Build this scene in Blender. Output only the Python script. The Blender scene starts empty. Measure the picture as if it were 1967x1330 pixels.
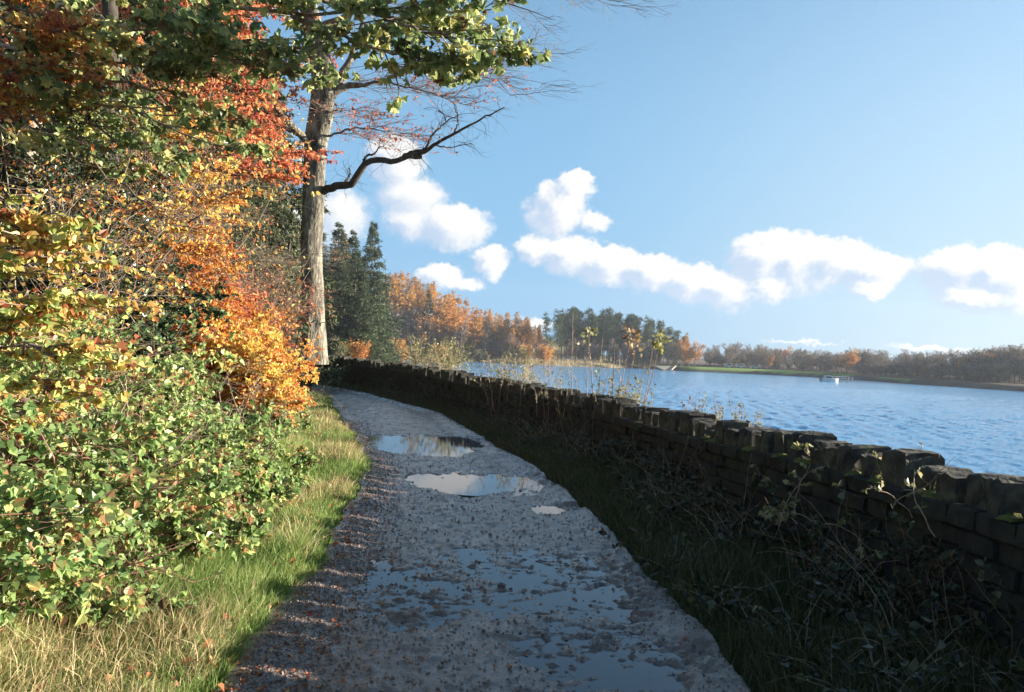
import bpy, math, random
import numpy as np
from mathutils import Vector, Matrix

SEED = 7
R = np.random.default_rng(SEED)
random.seed(SEED)
scene = bpy.context.scene
COL = scene.collection

EXPOSURE = 2.0
SUN_POWER, SKY_POWER, SKY_DUST = 5.0, .054, .4
SKY_TINT = (.90, 1.12, 1.20)
CLOUD_LIT, CLOUD_SHADE, BANK, BANK_R = (4.9, 4.8, 4.65), (2.5, 3.1, 3.95), (1.05, 2.28, 3.75), (2.5, 3.25, 3.95)
WATER_COL = (.085, .29, .52)
HAZE = .0002

# ------------------------------------------------------------------ camera model (also used to measure the place)
ROLL, FOC, EYE = math.radians(2.5), 1450.0, 1.6
PITCH = 13 / 1450
_f = np.array([0, math.cos(PITCH), math.sin(PITCH)])
_u = np.array([0, -math.sin(PITCH), math.cos(PITCH)])
_x = np.array([1.0, 0, 0])
CR = math.cos(ROLL) * _x + math.sin(ROLL) * _u
CU = -math.sin(ROLL) * _x + math.cos(ROLL) * _u


def ray(px, py):
    return _f + (px - 983.5) / FOC * CR + (665 - py) / FOC * CU


def at(px, py, Y):
    q = ray(px, py)
    return np.array([0, 0, EYE]) + q * (Y / q[1])


def on(px, py, z=0.0):
    q = ray(px, py)
    return np.array([0, 0, EYE]) + q * ((z - EYE) / q[2])


# ------------------------------------------------------------------ small helpers
def norm(v):
    return v / (np.linalg.norm(v, axis=-1, keepdims=True) + 1e-9)


def sstep(a, b, x):
    t = np.clip((x - a) / (b - a), 0, 1)
    return t * t * (3 - 2 * t)


def _hash(i, j, s):
    n = (i * 374761393 + j * 668265263 + s * 1442695041) & 0xFFFFFFFF
    n = ((n ^ (n >> 13)) * 1274126177) & 0xFFFFFFFF
    return ((n ^ (n >> 16)) & 0xFFFF) / 65535.0


def vnoise(x, y, s=0):
    x = np.asarray(x, float); y = np.asarray(y, float)
    i = np.floor(x).astype(np.int64); j = np.floor(y).astype(np.int64)
    fx = x - i; fy = y - j
    fx = fx * fx * (3 - 2 * fx); fy = fy * fy * (3 - 2 * fy)
    a = _hash(i, j, s); b = _hash(i + 1, j, s); c = _hash(i, j + 1, s); d = _hash(i + 1, j + 1, s)
    return (a + (b - a) * fx) * (1 - fy) + (c + (d - c) * fx) * fy - .5


def fbm(x, y, s=0, o=4):
    t = 0; a = 1.0
    for k in range(o):
        t = t + a * vnoise(x * 2 ** k, y * 2 ** k, s + k); a *= .5
    return t


class MB:
    """collects vertices and faces, then links them as ONE mesh object"""
    def __init__(s):
        s.v = []; s.f = {}; s.r = []; s.n = 0; s.c = []

    def add(s, v, f, rnd=0.5, mi=0, col=None):
        v = np.asarray(v, float).reshape(-1, 3)
        f = np.asarray(f, np.int64)
        if len(v) == 0 or len(f) == 0:
            return
        s.f.setdefault((f.shape[1], mi), []).append(f + s.n)
        s.v.append(v); s.n += len(v)
        s.r.append(np.broadcast_to(np.asarray(rnd, float), (len(v),)))
        if col is not None:
            s.c.append(np.asarray(col, float))

    def build(s, name, mats, parent=None, smooth=False, off=None):
        v = np.concatenate(s.v)
        if off is None and parent is not None:
            off = np.array(parent.location) if parent.parent is None else np.array(parent.parent.location) + np.array(parent.location)
        if off is not None:
            v = v - off
        me = bpy.data.meshes.new(name)
        lv, ls, lt, mi = [], [], [], []
        for (k, m), fl in s.f.items():
            f = np.concatenate(fl)
            lv.append(f.ravel()); lt.append(np.full(len(f), k)); mi.append(np.full(len(f), m))
        lv = np.concatenate(lv); lt = np.concatenate(lt); mi = np.concatenate(mi)
        ls = np.concatenate([[0], np.cumsum(lt)[:-1]])
        me.vertices.add(len(v)); me.vertices.foreach_set('co', v.astype(np.float32).ravel())
        me.loops.add(len(lv)); me.loops.foreach_set('vertex_index', lv.astype(np.int32))
        me.polygons.add(len(lt)); me.polygons.foreach_set('loop_start', ls.astype(np.int32))
        me.polygons.foreach_set('material_index', mi.astype(np.int32))
        me.polygons.foreach_set('use_smooth', np.full(len(lt), smooth))
        at_ = me.attributes.new('rnd', 'FLOAT', 'POINT')
        at_.data.foreach_set('value', np.concatenate(s.r).astype(np.float32))
        if s.c:
            ca = me.attributes.new('col', 'FLOAT_COLOR', 'POINT')
            c = np.concatenate(s.c); c = np.concatenate([c, np.ones((len(c), 1))], 1)
            ca.data.foreach_set('color', c.astype(np.float32).ravel())
        me.update(calc_edges=True)
        for m in (mats if isinstance(mats, (list, tuple)) else [mats]):
            me.materials.append(m)
        o = bpy.data.objects.new(name, me); COL.objects.link(o)
        if parent is not None:
            o.parent = parent
        return o


def tag(o, label=None, cat=None, group=None, kind=None):
    if label: o['label'] = label
    if cat: o['category'] = cat
    if group: o['group'] = group
    if kind: o['kind'] = kind
    return o


def thing(name, label, cat, loc=(0, 0, 0), group=None):
    o = bpy.data.objects.new(name, None); COL.objects.link(o)
    o.location = [float(q) for q in loc]; o.empty_display_size = .2
    return tag(o, label, cat, group)


KIDS = {}


def copy_tree(o, loc, rz=0.0, sc=(1, 1, 1), label=None, group=None):
    c = o.copy(); COL.objects.link(c)
    c.location = [float(q) for q in loc]; c.rotation_euler = (0, 0, rz); c.scale = sc
    if o.name not in KIDS:
        KIDS[o.name] = list(o.children)
    for ch in KIDS[o.name]:
        d = ch.copy(); COL.objects.link(d); d.parent = c
    if label: c['label'] = label
    if group: c['group'] = group
    return c


# ------------------------------------------------------------------ plant geometry
def grow(start, d, length, K=6, wob=.15, up=0.0, flat=1.0):
    start = np.asarray(start, float).reshape(-1, 3); d = norm(np.asarray(d, float).reshape(-1, 3))
    step = np.broadcast_to(np.asarray(length, float) / (K - 1), (len(start),))[:, None]
    p = start; out = [p]
    for _ in range(K - 1):
        d = d + wob * R.normal(size=d.shape) + np.array([0, 0, up])
        d = norm(d * np.array([1, 1, flat])); p = p + d * step; out.append(p)
    return np.stack(out, 1)


def resample(pts, K=14, jit=0.0):
    pts = np.asarray(pts, float)
    s = np.concatenate([[0], np.cumsum(np.linalg.norm(np.diff(pts, axis=0), axis=1))])
    t = np.linspace(0, s[-1], K)
    # Catmull-like smoothing: cubic through chord length by blending
    q = np.stack([np.interp(t, s, pts[:, k]) for k in range(3)], 1)
    if len(pts) > 2:
        q2 = q.copy(); q2[1:-1] = .25 * q[:-2] + .5 * q[1:-1] + .25 * q[2:]; q = q2
    if jit:
        q[1:] += R.normal(size=(K - 1, 3)) * jit
    return q


def sprout(pts, n, t0=.2, t1=1.0, ang=(35, 65), flat=1.0):
    B, K, _ = pts.shape
    pid = np.repeat(np.arange(B), n); t = R.uniform(t0, t1, len(pid)) * (K - 1.001)
    i = t.astype(int); f = (t - i)[:, None]
    a, b = pts[pid, i], pts[pid, i + 1]
    tan = norm(b - a); rv = norm(np.cross(tan, R.normal(size=tan.shape)))
    an = np.radians(R.uniform(ang[0], ang[1], len(pid)))[:, None]
    d = tan * np.cos(an) + rv * np.sin(an); d = norm(d * np.array([1, 1, flat]))
    return a + (b - a) * f, d, pid, t / (K - 1)


def tubes(mb, pts, r0, r1, n=4, rnd=.5, mi=0, pw=1.0):
    pts = np.asarray(pts, float)
    if pts.ndim == 2: pts = pts[None]
    B, K, _ = pts.shape
    r0 = np.broadcast_to(np.asarray(r0, float), (B,)); r1 = np.broadcast_to(np.asarray(r1, float), (B,))
    t = np.linspace(0, 1, K)[None, :] ** pw
    rr = r0[:, None] * (1 - t) + r1[:, None] * t
    tubes_r(mb, pts, rr, n, rnd, mi)


def tubes_r(mb, pts, rr, n=4, rnd=.5, mi=0):
    pts = np.asarray(pts, float); rr = np.asarray(rr, float)
    if pts.ndim == 2: pts = pts[None]; rr = rr[None]
    B, K, _ = pts.shape
    tan = norm(np.gradient(pts, axis=1))
    ref = np.where(np.abs(tan[:, :1, 2:3]) > .9, np.array([1., 0, 0]), np.array([0, 0, 1.]))
    ref = np.broadcast_to(ref, tan.shape)
    u = norm(np.cross(tan, ref)); w = np.cross(tan, u)
    a = np.arange(n) * 2 * math.pi / n
    v = pts[:, :, None] + rr[:, :, None, None] * (u[:, :, None] * np.cos(a)[:, None] + w[:, :, None] * np.sin(a)[:, None])
    idx = np.arange(B * K * n).reshape(B, K, n)
    p, q = idx[:, :-1], idx[:, 1:]
    f = np.stack([p, np.roll(p, -1, 2), np.roll(q, -1, 2), q], -1).reshape(-1, 4)
    rn = np.repeat(np.broadcast_to(np.asarray(rnd, float), (B,)), K * n)
    mb.add(v, f, rn, mi)


HEX = (np.array([[0, 0, 0], [-.27, .28, .07], [-.25, .66, .06], [0, 1, -.08], [.25, .66, .06], [.27, .28, .07]]), np.array([[0, 3, 2, 1], [0, 5, 4, 3]]))
DIA = (np.array([[0, 0, 0], [-.3, .5, .08], [0, 1, -.06], [.3, .5, .08]]), np.array([[0, 3, 2, 1]]))
OVL = (np.array([[0, 0, 0], [-.36, .22, .08], [-.38, .55, .06], [0, 1, -.12], [.38, .55, .06], [.36, .22, .08]]), np.array([[0, 3, 2, 1], [0, 5, 4, 3]]))
NDL = (np.array([[-.08, 0, 0], [-.1, .6, .05], [0, 1, -.05], [.1, .6, .05], [.08, 0, 0]]), np.array([[0, 4, 3, 2, 1]]))
_pl = [(0, .12)]
for _a, _l, _b, _m in [(-82, .55, -62, .44), (-42, .82, -22, .58), (0, 1.0, 22, .58), (42, .82, 62, .44), (82, .55, 120, .16)]:
    _pl += [(math.sin(math.radians(_a)) * _l, .18 + math.cos(math.radians(_a)) * _l * .85), (math.sin(math.radians(_b)) * _m, .18 + math.cos(math.radians(_b)) * _m)]
_pl = np.array(_pl)
PALM = (np.concatenate([[[0, .2, 0]], np.concatenate([_pl, (-.42 * np.abs(_pl[:, :1]) + .10 * np.sin(9 * _pl[:, 1:] + 5 * _pl[:, :1]))], 1)]),
        np.array([[0, 1 + k, 1 + (k + 1) % len(_pl)] for k in range(len(_pl))]))


def leaves(mb, pos, axis, nrm, size, T=HEX, rnd=None, mi=0):
    n = len(pos)
    if n == 0: return
    y = norm(axis); x = norm(np.cross(y, nrm)); z = np.cross(x, y)
    s = np.broadcast_to(np.asarray(size, float), (n,))[:, None, None]
    t = T[0]; k = len(t)
    bend = 1.4 + 1.1 * R.normal(size=(n, 1, 1))
    v = pos[:, None] + s * (x[:, None] * t[None, :, :1] + y[:, None] * t[None, :, 1:2] + z[:, None] * t[None, :, 2:] * bend)
    f = (T[1][None] + (np.arange(n) * k)[:, None, None]).reshape(-1, T[1].shape[1])
    if rnd is None: rnd = R.uniform(0, 1, n)
    mb.add(v, f, np.repeat(rnd, k), mi)


def on_twigs(pts, n, t0=.15, t1=1.0):
    st, d, pid, t = sprout(pts, n, t0, t1, (20, 75))
    return st, d, pid


def leafy(mb, tw, n, size, T=HEX, upn=.8, droop=.25, t0=.15, rnd_c=None, spread=.25, sj=.45, mi=0):
    """n leaves per twig; a colour clump value per twig keeps neighbours alike"""
    st, d, pid = on_twigs(tw, n, t0)
    nn = np.array([.45, 0, upn * .6]) + R.normal(size=st.shape) * .6
    ax = d + R.normal(size=d.shape) * .3 + np.array([0, 0, -droop])
    c = R.uniform(.1, .9, len(tw)) if rnd_c is None else rnd_c
    r = np.clip(c[pid] + R.normal(size=len(pid)) * spread, 0, 1)
    leaves(mb, st, ax, nn, size * R.uniform(1 - sj, 1 + sj, len(st)), T, r, mi)


def blades(mb, pos, h, w, lean, rnd):
    n = len(pos); a = R.uniform(0, 2 * math.pi, n)
    s = np.stack([np.cos(a), np.sin(a), np.zeros(n)], 1) * w[:, None]
    up = np.stack([np.zeros(n), np.zeros(n), h], 1)
    m = pos + up * .55 + lean * .3; t = pos + up * (1 - .25 * np.minimum(1, np.linalg.norm(lean, axis=1) / (h + 1e-6)))[:, None] + lean
    v = np.stack([pos - s, pos + s, m + s * .7, m - s * .7, t], 1)
    i = np.arange(n) * 5
    mb.add(v, np.stack([i, i + 1, i + 2, i + 3], 1), np.repeat(rnd, 5))
    mb.f.setdefault((3, 0), []).append(np.stack([i + 3, i + 2, i + 4], 1) + mb.n - 5 * n)


# ------------------------------------------------------------------ materials
def mat(name):
    m = bpy.data.materials.new(name); m.use_nodes = True
    nt = m.node_tree; nt.nodes.clear()
    return m, nt, lambda t, **k: _node(nt, t, **k)


def _node(nt, t, **k):
    n = nt.nodes.new(t)
    for a, b in k.items():
        if a in n.bl_rna.properties.keys(): setattr(n, a, b)
        else: n.inputs[a.replace('_', ' ')].default_value = b
    return n


def ramp(n, stops):
    e = n.color_ramp.elements
    while len(e) > 1: e.remove(e[-1])
    for k, (p, c) in enumerate(stops):
        q = e[0] if k == 0 else e.new(p)
        q.position = p; q.color = (*c, 1)


def leaf_mat(name, stops, transl=.35, rough=.5, spec=.3, tint=1.0, clump=.0):
    m, nt, N = mat(name); L = nt.links.new
    a = N('ShaderNodeAttribute', attribute_name='rnd')
    r = N('ShaderNodeValToRGB'); ramp(r, stops)
    if clump:
        tc = N('ShaderNodeTexCoord'); no = N('ShaderNodeTexNoise', Scale=clump, Detail=2.0)
        L(tc.outputs['Object'], no.inputs['Vector'])
        ma = N('ShaderNodeMath', operation='MULTIPLY_ADD'); ma.inputs[1].default_value = 1.0; L(no.outputs['Fac'], ma.inputs[0])
        sb = N('ShaderNodeMath', operation='SUBTRACT'); sb.inputs[1].default_value = .5; L(a.outputs['Fac'], sb.inputs[0])
        L(sb.outputs[0], ma.inputs[2]); L(ma.outputs[0], r.inputs[0])
    else:
        L(a.outputs['Fac'], r.inputs[0])
    b = N('ShaderNodeBsdfPrincipled', Roughness=rough); b.inputs['Specular IOR Level'].default_value = spec
    L(r.outputs[0], b.inputs['Base Color'])
    t = N('ShaderNodeBsdfTranslucent'); L(r.outputs[0], t.inputs[0])
    mx = N('ShaderNodeMixShader', Fac=transl); L(b.outputs[0], mx.inputs[1]); L(t.outputs[0], mx.inputs[2])
    o = N('ShaderNodeOutputMaterial'); L(mx.outputs[0], o.inputs[0])
    return m


def noise_mat(name, c1, c2, scale=6, detail=6, rough=.85, bump=.4, dist=.02, c3=None, stretch=(1, 1, 1), spec=.3, lo=.35, hi=.65):
    m, nt, N = mat(name); L = nt.links.new
    tc = N('ShaderNodeTexCoord'); mp = N('ShaderNodeMapping'); mp.inputs['Scale'].default_value = stretch
    L(tc.outputs['Object'], mp.inputs[0])
    no = N('ShaderNodeTexNoise', Scale=scale, Detail=detail, Roughness=.65); L(mp.outputs[0], no.inputs['Vector'])
    r = N('ShaderNodeValToRGB'); ramp(r, [(lo, c1), (hi, c2)] if c3 is None else [(lo, c1), ((lo + hi) / 2, c2), (hi, c3)])
    L(no.outputs['Fac'], r.inputs[0])
    b = N('ShaderNodeBsdfPrincipled', Roughness=rough); b.inputs['Specular IOR Level'].default_value = spec
    L(r.outputs[0], b.inputs['Base Color'])
    if bump:
        n2 = N('ShaderNodeTexNoise', Scale=scale * 3.1, Detail=5.0); L(mp.outputs[0], n2.inputs['Vector'])
        bp = N('ShaderNodeBump', Strength=bump, Distance=dist); L(n2.outputs['Fac'], bp.inputs['Height']); L(bp.outputs[0], b.inputs['Normal'])
    o = N('ShaderNodeOutputMaterial'); L(b.outputs[0], o.inputs[0])
    return m
# ------------------------------------------------------------------ camera, sun, sky
cam_d = bpy.data.cameras.new('camera'); cam = bpy.data.objects.new('camera', cam_d); COL.objects.link(cam)
cam_d.sensor_width = 36; cam_d.lens = FOC / 1967 * 36; cam_d.clip_start = .05; cam_d.clip_end = 6000
M = Matrix.Identity(4)
for k in range(3):
    M[k][0] = CR[k]; M[k][1] = CU[k]; M[k][2] = -_f[k]
M[2][3] = EYE
cam.matrix_world = M
scene.camera = cam
scene.view_settings.view_transform = 'Standard'; scene.view_settings.look = 'None'
scene.view_settings.gamma = 1; scene.view_settings.exposure = EXPOSURE
scene.render.engine = 'CYCLES'
cy = scene.cycles
cy.max_bounces = 6; cy.diffuse_bounces = 3; cy.glossy_bounces = 3; cy.transmission_bounces = 3; cy.transparent_max_bounces = 6
cy.caustics_reflective = False; cy.caustics_refractive = False
cy.use_denoising = True; cy.sample_clamp_indirect = 6
try: cy.volume_bounces = 0
except Exception: pass

SUN_EL, SUN_AZ = math.radians(12), math.radians(81)
sd = np.array([math.cos(SUN_EL) * math.sin(SUN_AZ), math.cos(SUN_EL) * math.cos(SUN_AZ), math.sin(SUN_EL)])
ld = bpy.data.lights.new('sun', 'SUN'); ld.energy = SUN_POWER; ld.angle = math.radians(.5); ld.color = (1.0, .9, .76)
lo_ = bpy.data.objects.new('sun', ld); COL.objects.link(lo_)
lo_.rotation_euler = Vector(sd).to_track_quat('Z', 'Y').to_euler(); lo_.location = (30, 0, 20)

W = bpy.data.worlds.new('World'); scene.world = W; W.use_nodes = True
nt = W.node_tree; nt.nodes.clear(); L = nt.links.new
N = lambda t, **k: _node(nt, t, **k)
sky = N('ShaderNodeTexSky', sky_type='NISHITA', sun_disc=False, sun_elevation=SUN_EL, sun_rotation=SUN_AZ, altitude=100.0, air_density=1.0, dust_density=SKY_DUST, ozone_density=1.0)

# clouds: each is a ragged blob at a fixed bearing and elevation of the sky
def azel(px, py):
    q = ray(px, py); return math.degrees(math.atan2(q[0], q[1])), math.degrees(math.atan2(q[2], math.hypot(q[0], q[1])))

CL = [  # px, py, half width, half height, weight
    (760, 300, 60, 45, .9), (790, 370, 75, 35, .7), (870, 425, 75, 40, .95), (790, 420, 60, 30, .7), (660, 400, 60, 50, .6),
    (1075, 385, 55, 48, 1.0), (1105, 350, 40, 30, 1.0), (1140, 420, 30, 20, .6), (1050, 410, 50, 35, .7),
    (945, 495, 34, 30, 1.0), (850, 525, 45, 24, .9), (900, 545, 34, 14, .7),
    (1030, 472, 46, 24, 1.0), (1095, 480, 60, 34, 1.1), (1170, 500, 66, 34, 1.1), (1250, 516, 66, 32, 1.05), (1330, 532, 66, 32, 1.05), (1400, 546, 60, 34, 1.1),
    (1480, 540, 45, 26, 1.1), (1450, 560, 40, 12, .9),
    (1480, 484, 76, 42, 1.2), (1540, 494, 56, 44, 1.2), (1600, 492, 76, 38, 1.1), (1680, 508, 66, 28, 1.05), (1590, 532, 18, 12, .8),
    (1670, 547, 40, 18, 1.0), (1850, 509, 76, 38, 1.2), (1910, 504, 60, 34, 1.2), (1960, 530, 70, 45, 1.1), (1900, 568, 80, 18, 1.1), (1840, 560, 30, 14, .9),
    (2100, 520, 120, 60, 1.0), (2300, 540, 150, 50, 1.0), (1790, 668, 80, 5, .5), (1540, 655, 90, 4, .4), (1020, 622, 60, 12, .6),
    (500, 420, 160, 60, .8), (200, 330, 160, 60, .8), (-300, 400, 200, 70, .9), (-800, 350, 250, 80, .9), (2700, 480, 200, 70, .9), (3300, 430, 300, 80, .9),
]
g = bpy.data.node_groups.new('cloud_field', 'ShaderNodeTree')
g.interface.new_socket('Vector', in_out='INPUT', socket_type='NodeSocketVector')
g.interface.new_socket('Fac', in_out='OUTPUT', socket_type='NodeSocketFloat')
GN = lambda t, **k: _node(g, t, **k); GL = g.links.new
gi = g.nodes.new('NodeGroupInput'); go = g.nodes.new('NodeGroupOutput')
n1 = GN('ShaderNodeTexNoise', Scale=.34, Detail=9.0, Roughness=.62); GL(gi.outputs[0], n1.inputs['Vector'])
v1 = GN('ShaderNodeVectorMath', operation='SUBTRACT'); v1.inputs[1].default_value = (.5, .5, .5); GL(n1.outputs['Color'], v1.inputs[0])
v2 = GN('ShaderNodeVectorMath', operation='MULTIPLY_ADD'); v2.inputs[1].default_value = (2.0, 1.5, 0); GL(v1.outputs[0], v2.inputs[0]); GL(gi.outputs[0], v2.inputs[2])
n3 = GN('ShaderNodeTexNoise', Scale=1.15, Detail=8.0, Roughness=.66); GL(gi.outputs[0], n3.inputs['Vector'])
v3 = GN('ShaderNodeVectorMath', operation='SUBTRACT'); v3.inputs[1].default_value = (.5, .5, .5); GL(n3.outputs['Color'], v3.inputs[0])
v4 = GN('ShaderNodeVectorMath', operation='MULTIPLY_ADD'); v4.inputs[1].default_value = (1.9, 1.6, 0); GL(v3.outputs[0], v4.inputs[0]); GL(v2.outputs[0], v4.inputs[2]); v2 = v4
acc = None
for px, py, hw, hh, wt in CL:
    a, e = azel(px, py)
    sx, sy = math.degrees(hw / FOC) * 1.18, math.degrees(hh / FOC) * 1.06
    mp = GN('ShaderNodeVectorMath', operation='SUBTRACT'); mp.inputs[1].default_value = (a, e, 0); GL(v2.outputs[0], mp.inputs[0])
    ms = GN('ShaderNodeVectorMath', operation='MULTIPLY'); ms.inputs[1].default_value = (1 / sx, 1 / sy, 0); GL(mp.outputs[0], ms.inputs[0])
    mr_ = GN('ShaderNodeVectorMath', operation='MULTIPLY'); mr_.inputs[1].default_value = (-1, -.58, 0); GL(ms.outputs[0], mr_.inputs[0])
    mm = GN('ShaderNodeVectorMath', operation='MAXIMUM'); GL(ms.outputs[0], mm.inputs[0]); GL(mr_.outputs[0], mm.inputs[1])
    ln = GN('ShaderNodeVectorMath', operation='LENGTH'); GL(mm.outputs[0], ln.inputs[0])
    q = GN('ShaderNodeMath', operation='MULTIPLY_ADD'); q.inputs[1].default_value = -wt; q.inputs[2].default_value = wt; GL(ln.outputs['Value'], q.inputs[0])
    if acc is None: acc = q
    else:
        mxn = GN('ShaderNodeMath', operation='SMOOTH_MAX'); mxn.inputs[2].default_value = .15
        GL(acc.outputs[0], mxn.inputs[0]); GL(q.outputs[0], mxn.inputs[1]); acc = mxn
GL(acc.outputs[0], go.inputs[0])

tc = N('ShaderNodeTexCoord'); sp = N('ShaderNodeSeparateXYZ'); L(tc.outputs['Generated'], sp.inputs[0])
az = N('ShaderNodeMath', operation='ARCTAN2'); L(sp.outputs['X'], az.inputs[0]); L(sp.outputs['Y'], az.inputs[1])
el = N('ShaderNodeMath', operation='ARCSINE'); L(sp.outputs['Z'], el.inputs[0])
cb = N('ShaderNodeCombineXYZ'); L(az.outputs[0], cb.inputs[0]); L(el.outputs[0], cb.inputs[1])
dg = N('ShaderNodeVectorMath', operation='SCALE'); dg.inputs['Scale'].default_value = 180 / math.pi; L(cb.outputs[0], dg.inputs[0])
def field(dx, dy):
    a = N('ShaderNodeVectorMath', operation='ADD'); a.inputs[1].default_value = (dx, dy, 0); L(dg.outputs[0], a.inputs[0])
    q = nt.nodes.new('ShaderNodeGroup'); q.node_tree = g; L(a.outputs[0], q.inputs[0]); return q
f0, f1 = field(0, 0), field(1.1, .75)
den = N('ShaderNodeMapRange', interpolation_type='SMOOTHSTEP'); den.inputs['From Min'].default_value = .05; den.inputs['From Max'].default_value = .36; L(f0.outputs[0], den.inputs[0])
df = N('ShaderNodeMath', operation='SUBTRACT'); L(f0.outputs[0], df.inputs[0]); L(f1.outputs[0], df.inputs[1])
lit = N('ShaderNodeMapRange', interpolation_type='SMOOTHSTEP'); lit.inputs['From Min'].default_value = -.42; lit.inputs['From Max'].default_value = .30; L(df.outputs[0], lit.inputs[0])
cc = N('ShaderNodeMix', data_type='RGBA'); cc.inputs[6].default_value = (*CLOUD_SHADE, 1); cc.inputs[7].default_value = (*CLOUD_LIT, 1); L(lit.outputs[0], cc.inputs[0])
# pale blue cloud bank (the flat grey-blue layer low in the sky) and thin high veil
bank_m = N('ShaderNodeMapRange', interpolation_type='SMOOTHSTEP'); bank_m.inputs['From Min'].default_value = 38.0; bank_m.inputs['From Max'].default_value = 1.5
bank_m.inputs['To Max'].default_value = .92
sx2 = N('ShaderNodeSeparateXYZ'); L(dg.outputs[0], sx2.inputs[0]); L(sx2.outputs['Y'], bank_m.inputs[0])
skg = N('ShaderNodeMix', data_type='RGBA', blend_type='MULTIPLY'); skg.inputs[0].default_value = 1; skg.inputs[7].default_value = (*SKY_TINT, 1); L(sky.outputs[0], skg.inputs[6])
azm = N('ShaderNodeMapRange', interpolation_type='SMOOTHSTEP'); azm.inputs['From Min'].default_value = -2.0; azm.inputs['From Max'].default_value = 40.0; L(sx2.outputs['X'], azm.inputs[0])
bkc = N('ShaderNodeMix', data_type='RGBA'); bkc.inputs[6].default_value = (*BANK, 1); bkc.inputs[7].default_value = (*BANK_R, 1); L(azm.outputs[0], bkc.inputs[0])
bk = N('ShaderNodeMix', data_type='RGBA'); L(bkc.outputs[2], bk.inputs[7]); L(bank_m.outputs[0], bk.inputs[0]); L(skg.outputs[2], bk.inputs[6])
dm = N('ShaderNodeMath', operation='MULTIPLY'); dm.inputs[1].default_value = .93; L(den.outputs[0], dm.inputs[0])
fin = N('ShaderNodeMix', data_type='RGBA'); L(dm.outputs[0], fin.inputs[0]); L(bk.outputs[2], fin.inputs[6]); L(cc.outputs[2], fin.inputs[7])
bg = N('ShaderNodeBackground', Strength=SKY_POWER); L(fin.outputs[2], bg.inputs[0])
wo = N('ShaderNodeOutputWorld'); L(bg.outputs[0], wo.inputs[0])
# ------------------------------------------------------------------ plan of the place (metres; the path runs away along +y)
YL = np.array([-60, 3.5, 4.4, 5.9, 8.8, 12, 14.1, 21.7, 30, 42, 60, 90]); XL = np.array([-1.3, -1.28, -1.27, -1.3, -1.58, -2.28, -2.9, -5.1, -9, -15, -25, -44])
YR = np.array([-60, 3.9, 5.8, 10.5, 18.9, 25.4, 28.3, 40, 58, 90]); XR = np.array([1.2, 1.15, 1.05, .36, -1.8, -4.9, -6.7, -12.2, -21.5, -40])
YW = np.array([-60, 0, 4.7, 5.6, 7, 10.4, 14.8, 17, 19.7, 23, 26, 28.5, 31, 40, 50, 62, 90]); XW = np.array([3.5, 3.0, 2.84, 2.72, 2.51, 1.92, .82, 0, -1.1, -2.4, -3.98, -5.5, -7.3, -12.3, -18, -25, -41])
def _sm(y, Y, X):
    return (np.interp(y - .6, Y, X) + np.interp(y, Y, X) + np.interp(y + .6, Y, X)) / 3
xl = lambda y: _sm(y, YL, XL) + .08 * (1 - sstep(3, 6, y)) + .10 * fbm(y * .9, y * 0, 3) + .05 * fbm(y * 4, y * 0, 4)
xr = lambda y: _sm(y, YR, XR) + .12 * fbm(y * .8, y * 0, 5)
xw = lambda y: _sm(y, YW, XW)
WATER_Z = -2.5
LAKE = np.array([(9, -60), (7.8, 0), (7.4, 8), (6.2, 14), (4.0, 20), (.4, 28), (-6, 42), (-14, 66), (-17, 110), (-25, 165), (-37, 225), (-42, 272), (-18, 282), (3, 281), (33, 288),
                 (56, 312), (66, 284), (90, 284), (113, 272), (116, 232), (127, 186), (145, 130), (170, 50), (190, -60)], float)


def lake_d(x, y):
    """signed distance to the water's edge, positive on land"""
    P = np.stack([x.ravel(), y.ravel()], 1); best = np.full(len(P), 1e9); ins = np.zeros(len(P), bool)
    for k in range(len(LAKE)):
        a, b = LAKE[k], LAKE[(k + 1) % len(LAKE)]; e = b - a; w = P - a
        t = np.clip((w @ e) / (e @ e), 0, 1); d = np.linalg.norm(w - t[:, None] * e, axis=1); best = np.minimum(best, d)
        c = ((a[1] > P[:, 1]) != (b[1] > P[:, 1])) & (P[:, 0] < (b[0] - a[0]) * (P[:, 1] - a[1]) / (b[1] - a[1] + 1e-12) + a[0])
        ins ^= c
    return (np.where(ins, -best, best)).reshape(x.shape)


def land(x, y, D=None):
    x = np.asarray(x, float); y = np.asarray(y, float)
    if D is None: D = lake_d(x, y)
    far = sstep(60, 130, y)
    near_z = np.minimum(0.0, -2.5 + .9 * np.maximum(D, 0) ** .9)
    far_z = -2.5 + np.minimum(.33 * D, 1.5) + .02 * np.clip(D - 4, 0, 60)
    z = np.where(D > 0, near_z * (1 - far) + far_z * far, np.maximum(-5, WATER_Z + .35 * D))
    s = xl(y) - x
    bank = .05 * np.clip(s, 0, 1) + .36 * np.clip(s - .8, 0, 5) + .28 * np.clip(s - 5.8, 0, 40)
    z = z + bank * (1 - sstep(45, 110, y))
    land_ = (D > 0)
    z = z + land_ * 13 * sstep(0, 75, (y - 286) - .75 * (x + 52)) * (y > 200) * sstep(0, 30, D) * (1 - sstep(0, 70, x))
    z = z + land_ * 10 * sstep(10, 120, -x - 20 - .1 * y) * far * (1 - sstep(150, 260, y))
    z = z + land_ * 5 * sstep(40, 160, D) * sstep(130, 240, x)
    rough = .05 * fbm(x * .8, y * .8, 11) + .5 * fbm(x * .05, y * .05, 12) * sstep(20, 60, np.abs(y) + np.abs(x)) * land_ * sstep(2, 12, D)
    ins = (x > xl(y)) & (x < xr(y))
    z = z + np.where((x > xl(y) - .6) & (x < xw(y) + .8), .25, 1) * rough
    e1 = sstep(-.12, .12, x - xl(y)) * sstep(-.12, .12, xr(y) - x) * (y < 45)
    return z - .09 * e1


def gz(x, y):
    return float(land(np.array([x]), np.array([y]))[0])


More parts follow.
